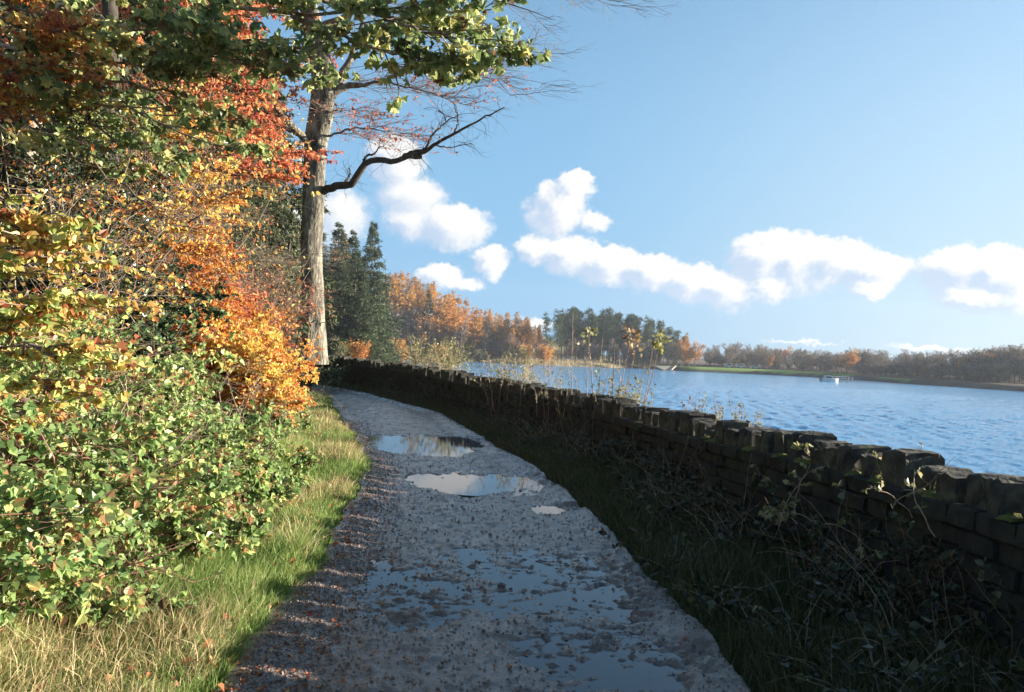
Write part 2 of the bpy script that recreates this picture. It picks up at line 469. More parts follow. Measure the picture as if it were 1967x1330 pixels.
seg = lambda a, b, st: np.arange(a, b, st)
GX = np.concatenate([[-2500, -1500, -900, -600], seg(-420, -60, 12), seg(-60, -12, 1.2), seg(-12, 8, .13), seg(8, 30, .9), seg(30, 200, 3.5), seg(200, 420, 16), [600, 900, 1500, 2500]])
GY = np.concatenate([[-400, -200, -100], seg(-60, -5, 4), seg(-5, 30, .16), seg(30, 80, 1.1), seg(80, 180, 4), seg(180, 360, 2.2), seg(360, 640, 18), [900, 1500, 2500, 4000]])
X, Y = np.meshgrid(GX, GY); D = lake_d(X, Y); Z = land(X, Y, D)
nx, ny = len(GX), len(GY); I = np.arange(nx * ny).reshape(ny, nx)
F = np.stack([I[:-1, :-1], I[:-1, 1:], I[1:, 1:], I[1:, :-1]], -1).reshape(-1, 4)
grass = np.array([.075, .115, .028]); straw = np.array([.30, .24, .12]); litter = np.array([.085, .05, .028]); dark = np.array([.045, .04, .034]); lawn = np.array([.13, .22, .035])
n1 = fbm(X * .9, Y * .9, 21)[..., None]; n2 = fbm(X * .06, Y * .06, 22)[..., None]
s = (xl(Y) - X)[..., None]
c = grass * (.8 + n1) + 0 * s
c = np.where(s > 1.3, litter * (1 + n1), c)
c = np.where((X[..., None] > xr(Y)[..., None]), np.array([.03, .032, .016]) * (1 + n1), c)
farm = (Y > 90)[..., None]
fc = np.where(n2 > .05, straw * .8, np.array([.12, .11, .05]))
fc = np.where((X[..., None] < 52) & (D[..., None] < 16), straw * (1 + .6 * n1), fc)
emb = (X > 52) & (Y > 150)
lawny = emb[..., None] & (D[..., None] > 3.6) & (D[..., None] < 24) & (X[..., None] < 122) & ~((X[..., None] > 112) & (Y[..., None] > 246) & (Y[..., None] < 262))
fc = np.where(emb[..., None], litter * 1.1 + n2 * .02, fc)
fc = np.where(lawny, lawn * (1 + .5 * n2), fc)
fc = np.where((D[..., None] < 3.6) & ((X[..., None] > 45)), dark * (1 + n1), fc)
fc = np.where((D[..., None] < 1.2) & (X[..., None] <= 45), np.array([.33, .27, .17]), fc)
c = np.where(farm, fc, c)
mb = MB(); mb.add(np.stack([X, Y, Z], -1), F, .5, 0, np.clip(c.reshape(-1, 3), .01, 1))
m, nt, N = mat('ground_soil'); L = nt.links.new
a = N('ShaderNodeAttribute', attribute_name='col'); tc = N('ShaderNodeTexCoord')
no = N('ShaderNodeTexNoise', Scale=9.0, Detail=8.0, Roughness=.7); L(tc.outputs['Object'], no.inputs['Vector'])
mr = N('ShaderNodeMapRange'); mr.inputs['From Min'].default_value = .3; mr.inputs['From Max'].default_value = .7; mr.inputs['To Min'].default_value = .55; mr.inputs['To Max'].default_value = 1.4
L(no.outputs['Fac'], mr.inputs[0])
mu = N('ShaderNodeVectorMath', operation='SCALE'); L(a.outputs['Color'], mu.inputs[0]); L(mr.outputs[0], mu.inputs['Scale'])
b = N('ShaderNodeBsdfPrincipled', Roughness=.95); b.inputs['Specular IOR Level'].default_value = .15; L(mu.outputs[0], b.inputs['Base Color'])
bp = N('ShaderNodeBump', Strength=.6, Distance=.04); L(no.outputs['Fac'], bp.inputs['Height']); L(bp.outputs[0], b.inputs['Normal'])
L(b.outputs[0], N('ShaderNodeOutputMaterial').inputs[0])
tag(mb.build('ground', m, None, True), kind='structure')

# ------------------------------------------------------------------ path: wet trodden mud with shallow hollows that hold water
PUD = []
def puddle(px0, px1, py0, py1, dep, lev):
    a = on((px0 + px1) / 2, py1); b = on((px0 + px1) / 2, py0); l = on(px0, (py0 + py1) / 2); r = on(px1, (py0 + py1) / 2)
    PUD.append(((l[0] + r[0]) / 2, (a[1] + b[1]) / 2, (r[0] - l[0]) / 2, (b[1] - a[1]) / 2, dep, lev))
puddle(690, 930, 836, 872, .040, -.012)
puddle(800, 1050, 908, 946, .040, -.012)
puddle(1020, 1120, 968, 988, .034, -.012)
puddle(760, 1370, 1062, 1190, .020, -.0135)
puddle(690, 960, 1085, 1200, .017, -.0145)
puddle(950, 1340, 1195, 1310, .018, -.0155)
puddle(690, 760, 1060, 1100, .016, -.0135)


def path_z(x, y):
    u = (x - xl(y)) / (xr(y) - xl(y))
    z = .012 * fbm(x * 2.2, y * 1.3, 31, 3) + .013 * fbm(x * 9, y * 9, 33, 4)
    z = z + .02 * np.maximum(0, fbm(x * 22, y * 16, 36, 3) - .08)
    edge = np.minimum(u, 1 - u)
    z = z + .045 * (1 - sstep(0, .14, edge)) - .006
    for cx, cy_, rx, ry, dep, lev in PUD:
        q = ((x - cx) / rx) ** 2 + ((y - cy_) / ry) ** 2 + 1.5 * fbm(x * 2.5, y * 1.6, 41, 4) + .5 * fbm(x * 11, y * 9, 43, 3)
        k = 1 - sstep(.55, 1.25, q); z = z - dep * k
        if dep < .03: z = z + k * (.022 * fbm(x * 5, y * 12, 44, 4) + .040 * fbm(x * 18, y * 38, 47, 3))
    return z


v_ = [-5.0]
while v_[-1] < 44:
    v_.append(v_[-1] + (.05 if v_[-1] < 2.5 else max(.018, .0045 * v_[-1])))
v_ = np.array(v_); u_ = np.linspace(0, 1, 150)
Yp = np.repeat(v_[:, None], len(u_), 1); Xp = (xl(v_) - .06)[:, None] + u_[None] * (xr(v_) - xl(v_) + .1)[:, None]
Zp = path_z(Xp, Yp)
I = np.arange(Xp.size).reshape(Xp.shape)
mb = MB(); mb.add(np.stack([Xp, Yp, Zp], -1), np.stack([I[:-1, :-1], I[:-1, 1:], I[1:, 1:], I[1:, :-1]], -1).reshape(-1, 4), .5)
m, nt, N = mat('wet_mud'); L = nt.links.new
tc = N('ShaderNodeTexCoord')
no = N('ShaderNodeTexNoise', Scale=3.0, Detail=9.0, Roughness=.7); L(tc.outputs['Object'], no.inputs['Vector'])
nf = N('ShaderNodeTexNoise', Scale=60.0, Detail=6.0, Roughness=.75); L(tc.outputs['Object'], nf.inputs['Vector'])
r = N('ShaderNodeValToRGB'); ramp(r, [(.3, (.065, .045, .036)), (.5, (.118, .088, .072)), (.7, (.19, .15, .125))]); L(nf.outputs['Fac'], r.inputs[0])
rr = N('ShaderNodeMapRange'); rr.inputs['From Min'].default_value = .35; rr.inputs['From Max'].default_value = .65; rr.inputs['To Min'].default_value = .10; rr.inputs['To Max'].default_value = .36; L(no.outputs['Fac'], rr.inputs[0])
b = N('ShaderNodeBsdfPrincipled'); L(r.outputs[0], b.inputs['Base Color']); L(rr.outputs[0], b.inputs['Roughness']); b.inputs['Specular IOR Level'].default_value = .55
bp = N('ShaderNodeBump', Strength=.45, Distance=.008); L(nf.outputs['Fac'], bp.inputs['Height']); L(bp.outputs[0], b.inputs['Normal'])
L(b.outputs[0], N('ShaderNodeOutputMaterial').inputs[0])
MUD = m
tag(mb.build('path', m, None, True), kind='structure')

m, nt, N = mat('puddle_water'); L = nt.links.new
b = N('ShaderNodeBsdfPrincipled', Roughness=.03); b.inputs['Base Color'].default_value = (.085, .09, .10, 1); b.inputs['IOR'].default_value = 1.33
tc = N('ShaderNodeTexCoord'); no = N('ShaderNodeTexNoise', Scale=14.0, Detail=2.0); L(tc.outputs['Object'], no.inputs['Vector'])
bp = N('ShaderNodeBump', Strength=.03, Distance=.01); L(no.outputs['Fac'], bp.inputs['Height']); L(bp.outputs[0], b.inputs['Normal'])
L(b.outputs[0], N('ShaderNodeOutputMaterial').inputs[0])
for i, (cx, cy_, rx, ry, dep, lev) in enumerate(PUD):
    mb = MB(); a = np.linspace(0, 2 * math.pi, 40, endpoint=False)
    v = np.stack([cx + np.cos(a) * rx * 1.25, cy_ + np.sin(a) * ry * 1.25, np.full(40, lev - .0002 * i)], 1)
    v[:, 0] = np.clip(v[:, 0], xl(v[:, 1]) + .03, xr(v[:, 1]) - .02)
    v = np.concatenate([[[cx, cy_, lev - .0002 * i]], v]); k = np.arange(40)
    mb.add(v, np.stack([np.zeros(40, int), 1 + k, 1 + (k + 1) % 40], 1))
    tag(mb.build('puddle', m), kind='structure')

# ------------------------------------------------------------------ lake
ys = [3.0]
while ys[-1] < 345: ys.append(ys[-1] + max(.16, .0062 * ys[-1]))
ys = np.array(ys); ts = np.linspace(-.36, 1.15, 620)
Yw = np.repeat(ys[:, None], len(ts), 1); Xw = Yw * ts[None] + 0
sp_ = np.maximum(np.gradient(ys)[:, None], Yw * (ts[1] - ts[0]))
Zw = np.zeros_like(Xw)
for k in range(56):
    lam = .35 * (2.4 / .35) ** R.uniform(); th = math.radians(205) + R.normal() * .55
    kx, ky = math.cos(th) * 2 * math.pi / lam, math.sin(th) * 2 * math.pi / lam
    ph = kx * Xw + ky * Yw + R.uniform(0, 6.28); amp = .0068 * lam ** .4
    wv = np.sin(ph); wv = 1 - 2 * np.abs(np.sin(ph / 2)) ** 1.3 if k % 2 else wv
    Zw += amp * wv * sstep(1.5, 2.8, lam / sp_)
Zw *= .75 + .9 * fbm(Xw * .03, Yw * .05, 52, 3) + .3
Zw += WATER_Z
I = np.arange(Xw.size).reshape(Xw.shape)
mb = MB(); mb.add(np.stack([Xw, Yw, Zw], -1), np.stack([I[:-1, :-1], I[:-1, 1:], I[1:, 1:], I[1:, :-1]], -1).reshape(-1, 4), .5)
m, nt, N = mat('lake_water'); L = nt.links.new
b = N('ShaderNodeBsdfPrincipled', Roughness=.12); b.inputs['Base Color'].default_value = (*WATER_COL, 1); b.inputs['IOR'].default_value = 1.33
tc = N('ShaderNodeTexCoord'); mp = N('ShaderNodeMapping'); mp.inputs['Scale'].default_value = (1.0, 1.7, 1); mp.inputs['Rotation'].default_value = (0, 0, .4); L(tc.outputs['Object'], mp.inputs[0])
no = N('ShaderNodeTexNoise', Scale=2.6, Detail=6.0, Roughness=.68); L(mp.outputs[0], no.inputs['Vector'])
bp = N('ShaderNodeBump', Strength=.9, Distance=.10); L(no.outputs['Fac'], bp.inputs['Height']); L(bp.outputs[0], b.inputs['Normal'])
L(b.outputs[0], N('ShaderNodeOutputMaterial').inputs[0])
tag(mb.build('lake_water', m, None, True), kind='structure')
# ------------------------------------------------------------------ dry stone wall: coursed body, ledge, upright coping stones
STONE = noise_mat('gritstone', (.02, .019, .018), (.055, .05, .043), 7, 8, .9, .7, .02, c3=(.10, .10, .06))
STONE_D = noise_mat('sooty_shaded_gritstone', (.010, .010, .009), (.026, .024, .021), 5, 8, .92, .8, .03, c3=(.034, .038, .022))  # dark sooty stone, deepened further: shade of the wall face put into the colour
wy = np.arange(-5, 52, .02); wx = xw(wy); WS = np.concatenate([[0], np.cumsum(np.hypot(np.diff(wx), np.diff(wy)))])
def wall_at(s):
    x = np.interp(s, WS, wx); y = np.interp(s, WS, wy); x2 = np.interp(s + .05, WS, wx); y2 = np.interp(s + .05, WS, wy)
    t = np.array([x2 - x, y2 - y]); t /= np.linalg.norm(t); return np.array([x, y]), t, np.array([t[1], -t[0]])   # n points to the lake
wall = thing('dry_stone_wall', 'long dark dry stone wall with upright coping stones between path and lake', 'wall', (2.84, 4.7, 0))


def stone(mb, o, t, n, L_, T, z0, z1, prof, jit, ns=3, rnd=.5, tilt=0.0):
    """one stone: PROF is a closed outline across the wall (0..1, 0..1), swept along it in NS sections"""
    prof = np.asarray(prof); k = len(prof); vs = []
    for i in range(ns + 1):
        f = i / ns; e = (1 - .06 * (abs(2 * f - 1) ** 8))
        q = (prof - .5) * e + .5
        a = (f - .5) * L_ + tilt * (q[:, 1] * (z1 - z0))
        p = o[None] + t[None] * a[:, None] + n[None] * ((q[:, 0]) * T)[:, None]
        vs.append(np.concatenate([p, (z0 + q[:, 1] * (z1 - z0))[:, None]], 1))
    v = np.stack(vs) + R.normal(size=(ns + 1, k, 3)) * jit
    I = np.arange((ns + 1) * k).reshape(ns + 1, k)
    f = np.stack([I[:-1], np.roll(I[:-1], -1, 1), np.roll(I[1:], -1, 1), I[1:]], -1).reshape(-1, 4)
    mb.add(v, f, rnd)
    mb.f.setdefault((k, 0), []).append((I[0][::-1] + mb.n - v.size // 3)[None]); mb.f[(k, 0)].append((I[-1] + mb.n - v.size // 3)[None])


BOX = [(0, .06), (.06, 0), (.94, 0), (1, .06), (1, .94), (.94, 1), (.06, 1), (0, .94)]
def round_top():
    a = R.uniform(.86, .97); b = R.uniform(.86, .97); c = R.uniform(.03, .09); d_ = R.uniform(.03, .09)
    return [(.02, 0), (.5, 0), (.98, 0), (1, .35), (1, b), (1 - d_, .97), (.5, 1.0), (c, .97), (0, a), (0, .35)]


wtop = lambda s: .715 + .03 * float(fbm(np.array([s * .25]), np.array([0.]), 61)[0]) + .07 * float(1 - sstep(5.2, 9, np.interp(s, WS, wy))) + .20 * float(np.clip((np.interp(s, WS, wy) - 20) / 11, 0, 1))
mb = MB(); zz = np.linspace(-.1, .80, 3)
# core
ss = np.arange(0, WS[-1] - .1, .5); core = []
for s in ss:
    o, t, n = wall_at(s); tp = wtop(s) - .02
    core.append([(*(o + n * .02), -.3), (*(o + n * .02), tp), (*(o + n * .42), tp), (*(o + n * .42), -.6)])
core = np.array(core); I = np.arange(core.shape[0] * 4).reshape(-1, 4)
mb.add(core, np.stack([I[:-1], np.roll(I[:-1], -1, 1), np.roll(I[1:], -1, 1), I[1:]], -1).reshape(-1, 4), .3)
nc = 6
for k in range(nc):
    s = R.uniform(0, .3)
    while s < WS[-1] - .6:
        Ls = R.uniform(.2, .55); o, t, n = wall_at(s + Ls / 2); tp = wtop(s)
        z0 = tp * k / nc - (.1 if k == 0 else 0); z1 = tp * (k + 1) / nc - .008
        d_ = R.uniform(-.05, .0) - (.045 if k == nc - 1 else .02 * (nc - k) / nc)
        stone(mb, o + n * d_, t, n, Ls - .012, .5 - d_, z0, z1 + R.uniform(-.01, .006), BOX, .006, 2, R.uniform())
        s += Ls
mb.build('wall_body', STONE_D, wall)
s = .05; cop = []
while s < WS[-1] - .5:
    Ls = R.uniform(.10, .29); gap = R.choice([.0, .01, .03, .07, .12], p=[.12, .16, .22, .28, .22]); cop.append((s + Ls / 2, Ls)); s += Ls + gap
rest = MB(); cnt = 0
for i, (s, Ls) in enumerate(cop):
    o, t, n = wall_at(s); y = o[1]; tp = wtop(s)
    h = R.uniform(.15, .265) + (.04 if R.uniform() < .12 else 0) - (.08 if R.uniform() < .10 else 0)
    ind = y > 2.9 and cnt < 100
    q = MB() if ind else rest
    stone(q, o + n * R.uniform(-.015, .05), t, n, Ls, R.uniform(.30, .40), tp - .012, tp + h, round_top(), .008, 5, R.uniform(), R.normal() * .07)
    if ind:
        q.build('coping_stone', STONE, wall); cnt += 1
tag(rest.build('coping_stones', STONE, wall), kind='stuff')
# moss cushions on the ledge, in the gaps between coping stones where the low sun gets through
MOSS = noise_mat('moss', (.05, .06, .015), (.15, .16, .04), 40, 5, .95, .8, .01)
gaps = [(a[0] + a[1] / 2 + b_[0] - b_[1] / 2) / 2 for a, b_ in zip(cop[:-1], cop[1:]) if b_[0] - b_[1] / 2 - a[0] - a[1] / 2 > .06]
for k, s in enumerate([g_ for g_ in gaps if 4.2 < wall_at(g_)[0][1] < 12][:9]):
    o, t, n = wall_at(s); p = o + n * .03; z = wtop(s) - .01; q = MB()
    th = np.linspace(0, math.pi / 2, 4)[:, None]; ph = np.arange(12)[None] * 2 * math.pi / 12
    v = np.stack([np.cos(th) * np.cos(ph) * .10, np.cos(th) * np.sin(ph) * .06, np.sin(th) * .035 + 0 * ph], -1) * (1 + .18 * R.normal(size=(4, 12, 1)))
    v = v + [p[0], p[1], z]; I = np.arange(48).reshape(4, 12)
    q.add(v, np.stack([I[:-1], np.roll(I[:-1], -1, 1), np.roll(I[1:], -1, 1), I[1:]], -1).reshape(-1, 4))
    m_ = q.build('moss_cushion', MOSS, None, True); tag(m_, 'small yellow green moss cushion on the wall ledge in a gap between coping stones', 'moss', 'moss cushions along the wall ledge')
# ------------------------------------------------------------------ plant materials
BARK = noise_mat('beech_bark', (.035, .032, .026), (.15, .135, .105), 6, 9, .88, 1.0, .04, c3=(.33, .30, .22), stretch=(1, 1, .35))
BARK_D = noise_mat('dark_bark', (.03, .025, .02), (.09, .075, .06), 8, 6, .9, .5, .02)
BARK_P = noise_mat('pale_bark', (.16, .13, .10), (.42, .36, .29), 6, 7, .85, .4, .02, stretch=(1, 1, .4))
TWIG = noise_mat('twig_bark', (.10, .075, .06), (.30, .24, .18), 20, 3, .8, 0)
TWIG_R = noise_mat('red_twig', (.15, .05, .035), (.33, .17, .12), 14, 3, .7, 0)
CANE = noise_mat('bramble_cane', (.11, .05, .04), (.26, .14, .09), 14, 3, .7, 0)
L_BEECH = leaf_mat('beech_leaf', [(0, (0.245, 0.064, 0.034)), (.3, (0.517, 0.169, 0.065)), (.6, (0.722, 0.316, 0.102)), (.85, (0.793, 0.505, 0.153)), (1, (0.664, 0.602, 0.188))], .48, .45, .35)
L_BEECH_R = leaf_mat('red_beech_leaf', [(0, (0.352, 0.090, 0.058)), (.45, (0.711, 0.223, 0.110)), (.8, (0.800, 0.407, 0.167)), (1, (0.800, 0.625, 0.245))], .48, .45, .3)
L_GOLD = leaf_mat('gold_leaf', [(0, (0.380, 0.107, 0.044)), (.3, (0.699, 0.301, 0.092)), (.7, (0.800, 0.546, 0.146)), (1, (0.762, 0.646, 0.182))], .48, .45, .3)
L_RUSTY = leaf_mat('rusty_leaf', [(0, (.26, .06, .03)), (.35, (.50, .17, .05)), (.65, (.60, .26, .06)), (.88, (.62, .36, .08)), (1, (.55, .42, .12))], .48, .45, .3)
L_YEL = leaf_mat('yellow_leaf', [(0, (0.277, 0.080, 0.043)), (.25, (0.527, 0.250, 0.091)), (.55, (0.659, 0.510, 0.157)), (.85, (0.558, 0.594, 0.191)), (1, (0.281, 0.380, 0.119))], .48, .42, .4)
L_SYC = leaf_mat('sycamore_leaf', [(0, (0.172, 0.110, 0.048)), (.12, (0.100, 0.141, 0.057)), (.5, (0.198, 0.270, 0.102)), (.8, (0.406, 0.466, 0.196)), (1, (0.596, 0.558, 0.223))], .48, .42, .4)
L_BRAM = leaf_mat('bramble_leaf', [(0, (0.096, 0.053, 0.028)), (.15, (0.091, 0.146, 0.052)), (.45, (0.207, 0.328, 0.109)), (.75, (0.394, 0.507, 0.185)), (.93, (0.629, 0.616, 0.229)), (1, (0.432, 0.226, 0.112))], .48, .42, .4)
L_HOLLY = leaf_mat('holly_leaf', [(0, (0.021, 0.039, 0.021)), (.6, (0.048, 0.090, 0.041)), (1, (0.099, 0.154, 0.062))], .08, .22, .6)
L_CON = leaf_mat('conifer_needle', [(0, (0.037, 0.050, 0.027)), (.5, (0.090, 0.121, 0.063)), (1, (0.198, 0.222, 0.112))], .2, .6, .2)
L_GRASS = leaf_mat('grass_blade', [(0, (0.118, 0.162, 0.048)), (.45, (0.214, 0.314, 0.085)), (.68, (0.329, 0.367, 0.130)), (.85, (0.483, 0.415, 0.218)), (1, (0.653, 0.518, 0.321))], .4, .5, .3, clump=2.6)
L_STRAW = leaf_mat('straw_blade', [(0, (.26, .17, .08)), (.5, (.52, .41, .22)), (1, (.68, .57, .34))], .3, .6, .2)
L_SHADE = leaf_mat('verge_blade', [(0, (.028, .038, .012)), (.6, (.06, .072, .026)), (1, (.17, .135, .075))], .25, .55, .25)  # verge grass with the wall's shade put into its darker colours
L_FALL = leaf_mat('fallen_leaf', [(0, (.14, .035, .02)), (.4, (.30, .08, .03)), (.8, (.38, .17, .07)), (1, (.45, .33, .17))], .15, .5, .3)


def shrub(name, label, cat, x, y, h, spread, nst, leaf, lmat, wood, n2=9, n3=6, nl=8, T=HEX, lean=(0, 0), wob=.14, flat=.8, up=.03, droop=.3, r0=.012, group=None, crange=(.1, .9), l2=.5, l3=.2, rn=.25, part='foliage'):
    z = gz(x, y); t = thing(name, label, cat, (x, y, z), group)
    a = R.uniform(0, 2 * math.pi, nst); rad = R.uniform(0, spread * .25, nst)
    st = np.stack([x + np.cos(a) * rad, y + np.sin(a) * rad, np.full(nst, z - .05)], 1)
    tilt = R.uniform(.15, 1.0, nst) * spread / h
    d = np.stack([np.cos(a) * tilt + lean[0], np.sin(a) * tilt + lean[1], np.ones(nst)], 1)
    L1 = h * R.uniform(.65, 1.08, nst)
    p1 = grow(st, d, L1, 8, wob, up)
    s2, d2, i2, t2 = sprout(p1, n2, .12, 1, (30, 65), flat); p2 = grow(s2, d2, l2 * h * R.uniform(.4, 1, len(s2)) * (1.15 - .6 * t2), 6, wob * 1.2, up, flat)
    s3, d3, i3, t3 = sprout(p2, n3, .15, 1, (30, 65), flat); p3 = grow(s3, d3, l3 * h * R.uniform(.5, 1.1, len(s3)), 5, wob * 1.3, 0, flat)
    w = MB(); tubes(w, p1, r0 * R.uniform(.7, 1.2, nst), r0 * .3, 5, R.uniform(0, 1, nst)); tubes(w, p2, r0 * .38, r0 * .16, 3); tubes(w, p3, r0 * .2, r0 * .1, 3)
    w.build('stems', wood, t, True)
    if nl:
        l = MB(); c = np.clip(R.uniform(*crange, len(p2))[i3] + R.normal(size=len(p3)) * .1, 0, 1)
        leafy(l, p3, nl, leaf, T, .8, droop, .1, c, rn); l.build(part, lmat, t)
    return t


def limb_tree(name, label, cat, trunk, tr, limbs, lr, leaf, lmat, wood, n2=10, n3=7, nl=9, l2=(.5, 1.1), l3=(.25, .5), flat=.35, T=HEX, crange=(.1, .9), droop=.2, upn=1.2, t0=.25, wood2=None, rn=.22, up2=0.0, jit=.035, n4=0):
    base = np.array(trunk[0]); t = thing(name, label, cat, base)
    w = MB(); tp = resample(trunk, 20, .012); tubes_r(w, tp, np.interp(np.linspace(0, 1, 20), np.linspace(0, 1, len(tr)), tr), 12)
    w.build('trunk', wood, t, True)
    w = MB()
    P = np.stack([resample(l, 14, jit) for l in limbs]); tubes(w, P, np.array(lr), .006, 7, pw=.8)
    s2, d2, i2, t2 = sprout(P, n2, t0, 1, (25, 60), flat); p2 = grow(s2, d2, R.uniform(*l2, len(s2)), 7, .14, up2, max(flat, .5))
    s3, d3, i3, t3 = sprout(p2, n3, .1, 1, (25, 60), flat); p3 = grow(s3, d3, R.uniform(*l3, len(s3)), 5, .15, 0, max(flat, .5))
    tubes(w, p2, .009, .0035, 4); tubes(w, p3, .0035, .0018, 3)
    w.build('branches', wood2 or wood, t, True)
    l = MB(); c = np.clip(R.uniform(*crange, len(p2))[i3] + R.normal(size=len(p3)) * .1, 0, 1)
    leafy(l, p3, nl, leaf, T, upn, droop, .1, c, rn); l.build('crown', lmat, t)
    return t


# ------------------------------------------------------------------ the big beech standing by the path (about 22 m away)
BY = 22.0
A = lambda *p: [at(px, py, BY + (q[0] if q else 0)) for px, py, *q in p]
tb = A((600, 700), (601, 640), (599, 560), (597, 470), (602, 400), (605, 330), (606, 280), (617, 230), (623, 175), (616, 110), (600, 50), (585, -30), (570, -150), (560, -330))
tr = np.array([28, 22, 19.5, 19, 19, 19.5, 22, 20, 18, 15, 13, 11, 9, 4]) * BY / FOC
beech = thing('beech_tree', 'tall smooth grey beech leaning over the path with half lit trunk and one dead limb', 'tree', tb[1] - np.array([0, 0, .5]))
w = MB(); K = 60
tp = resample(tb, K); rr = np.interp(np.linspace(0, 1, K), np.linspace(0, 1, len(tr)), tr)
tubes_r(w, tp, rr, 28)
# flutes and swellings down the stem
v = w.v[0].reshape(K, 28, 3); cen = v.mean(1, keepdims=True); ang = np.arange(28) * 2 * math.pi / 28
bul = 1 + .10 * np.sin(3 * ang[None] + np.linspace(0, 3, K)[:, None]) + .16 * fbm(ang[None] * 2 + 0 * np.linspace(0, 1, K)[:, None], np.linspace(0, 14, K)[:, None] + 0 * ang[None], 71, 3)
w.v[0] = (cen + (v - cen) * bul[..., None]).reshape(-1, 3)
w.build('trunk', BARK, beech, True)
px2r = BY / FOC
dead = [([(600, 378), (618, 368), (636, 359, -.3), (655, 357, -.5), (672, 357, -.7), (684, 345, -.8), (692, 325, -.9), (700, 314, -1), (712, 307, -1), (735, 309, -1.1), (757, 312, -1.2), (770, 306, -1.2), (785, 299, -1.3), (800, 302, -1.3), (812, 303, -1.3)], 8.5, 4.2),
        ([(788, 299, -1.3), (806, 298, -1.3), (820, 288, -1.4), (846, 272, -1.6), (874, 256, -1.8), (909, 238, -2), (945, 218, -2.2), (968, 206, -2.4)], 4.2, .9),
        ([(770, 306, -1.2), (776, 298, -1.2), (790, 292, -1.3), (812, 288, -1.3), (822, 280, -1.4)], 3.2, 2.0),
        ([(818, 286, -1.4), (826, 266, -1.4), (838, 252, -1.5), (856, 236, -1.5), (868, 226, -1.6), (880, 222, -1.6)], 2.6, .7),
        ([(856, 234, -1.5), (854, 222, -1.5), (842, 212, -1.5)], 1.3, .5),
        ([(872, 257, -1.8), (880, 238, -1.8), (878, 222, -1.9), (872, 200, -1.9), (876, 190, -1.9)], 1.8, .6),
        ([(650, 359, -.4), (664, 350, -.4), (672, 340, -.3), (673, 328, -.3), (670, 323, -.3)], 3.0, 1.2),
        ([(698, 315, -1), (700, 302, -1), (712, 298, -1), (722, 294, -1), (727, 284, -1), (738, 281, -1)], 3.0, .8),
        ([(836, 280, -1.5), (860, 284, -1.6), (885, 280, -1.7), (908, 276, -1.8)], 1.3, .4)]
w = MB(); dp = []
for pl, a, b_ in dead:
    p = resample(A(*pl), 22, .012); tubes(w, p, a * px2r, b_ * px2r, 8); dp.append(p)
dp = np.stack(dp)
s_, d_, i_, t_ = sprout(dp, 9, .3, 1, (40, 80), .8); q = grow(s_, d_, R.uniform(.25, .9, len(s_)), 7, .2, -.02); tubes(w, q, .008, .003, 3)
s_, d_, i_, t_ = sprout(q, 3, .2, 1, (30, 70)); q = grow(s_, d_, R.uniform(.15, .5, len(s_)), 5, .25, -.03); tubes(w, q, .0035, .002, 3)
w.build('dead_limb', BARK_D, beech, True)
limbs = [[(606, 292), (590, 272, -.2), (565, 246, -.5), (546, 225, -.8), (525, 206, -1), (508, 190, -1.2), (480, 160, -1.6), (440, 125, -2.2)],
         [(604, 282), (570, 256, .2), (530, 242, .4), (500, 240, .5), (450, 225, .8), (390, 215, 1)],
         [(622, 200), (636, 188), (652, 172), (668, 163), (682, 165, -.2), (700, 165, -.4), (718, 158, -.5), (735, 155, -.6), (748, 150, -.7)],
         [(640, 180), (652, 160), (664, 130), (676, 105), (690, 70, -.3), (700, 30, -.5), (720, -40, -.8)],
         [(745, 150, -.7), (790, 130, -.9), (830, 140, -1.2), (880, 152, -1.5), (930, 145, -1.9)],
         [(615, 240), (632, 225), (648, 210), (662, 214, -.2)],
         [(612, 262), (640, 256, -.2), (680, 245, -.5), (720, 247, -.8), (770, 256, -1)],
         [(735, 156, -.6), (770, 165, -1), (820, 178, -1.4), (880, 188, -1.8)],
         [(598, 60), (640, 40), (720, 10, -1), (850, -30, -2), (960, 0, -2.5), (1060, 40, -3)],
         [(590, 0), (660, -60), (800, -100, -1), (950, -60, -2), (1080, -20, -3), (1190, 10, -3.5)],
         [(850, -30, -2), (900, 40, -2.2), (940, 110, -2.4), (955, 150, -2.5), (985, 185, -2.6)],
         [(600, 50), (560, 20), (500, 0, -1), (420, -30, -2)], [(610, 110), (570, 90, .5), (520, 90, 1), (460, 80, 1.2)],
         [(700, 60, -.4), (760, 40, -1), (840, 60, -1.4), (920, 95, -1.8), (1000, 100, -2.2), (1035, 75, -2.4)]]
lrad = np.array([9, 5, 10, 9, 3.5, 4, 2.6, 2.2, 6, 6, 2.6, 6, 5, 3]) * px2r
w = MB(); P = np.stack([resample(A(*l), 16, .025) for l in limbs])
P2 = P[:, :].copy()
tubes(w, P, lrad, np.maximum(.004, lrad * .05), 9)
w.build('limbs', BARK, beech, True)
w = MB(); l = MB(); red = MB()
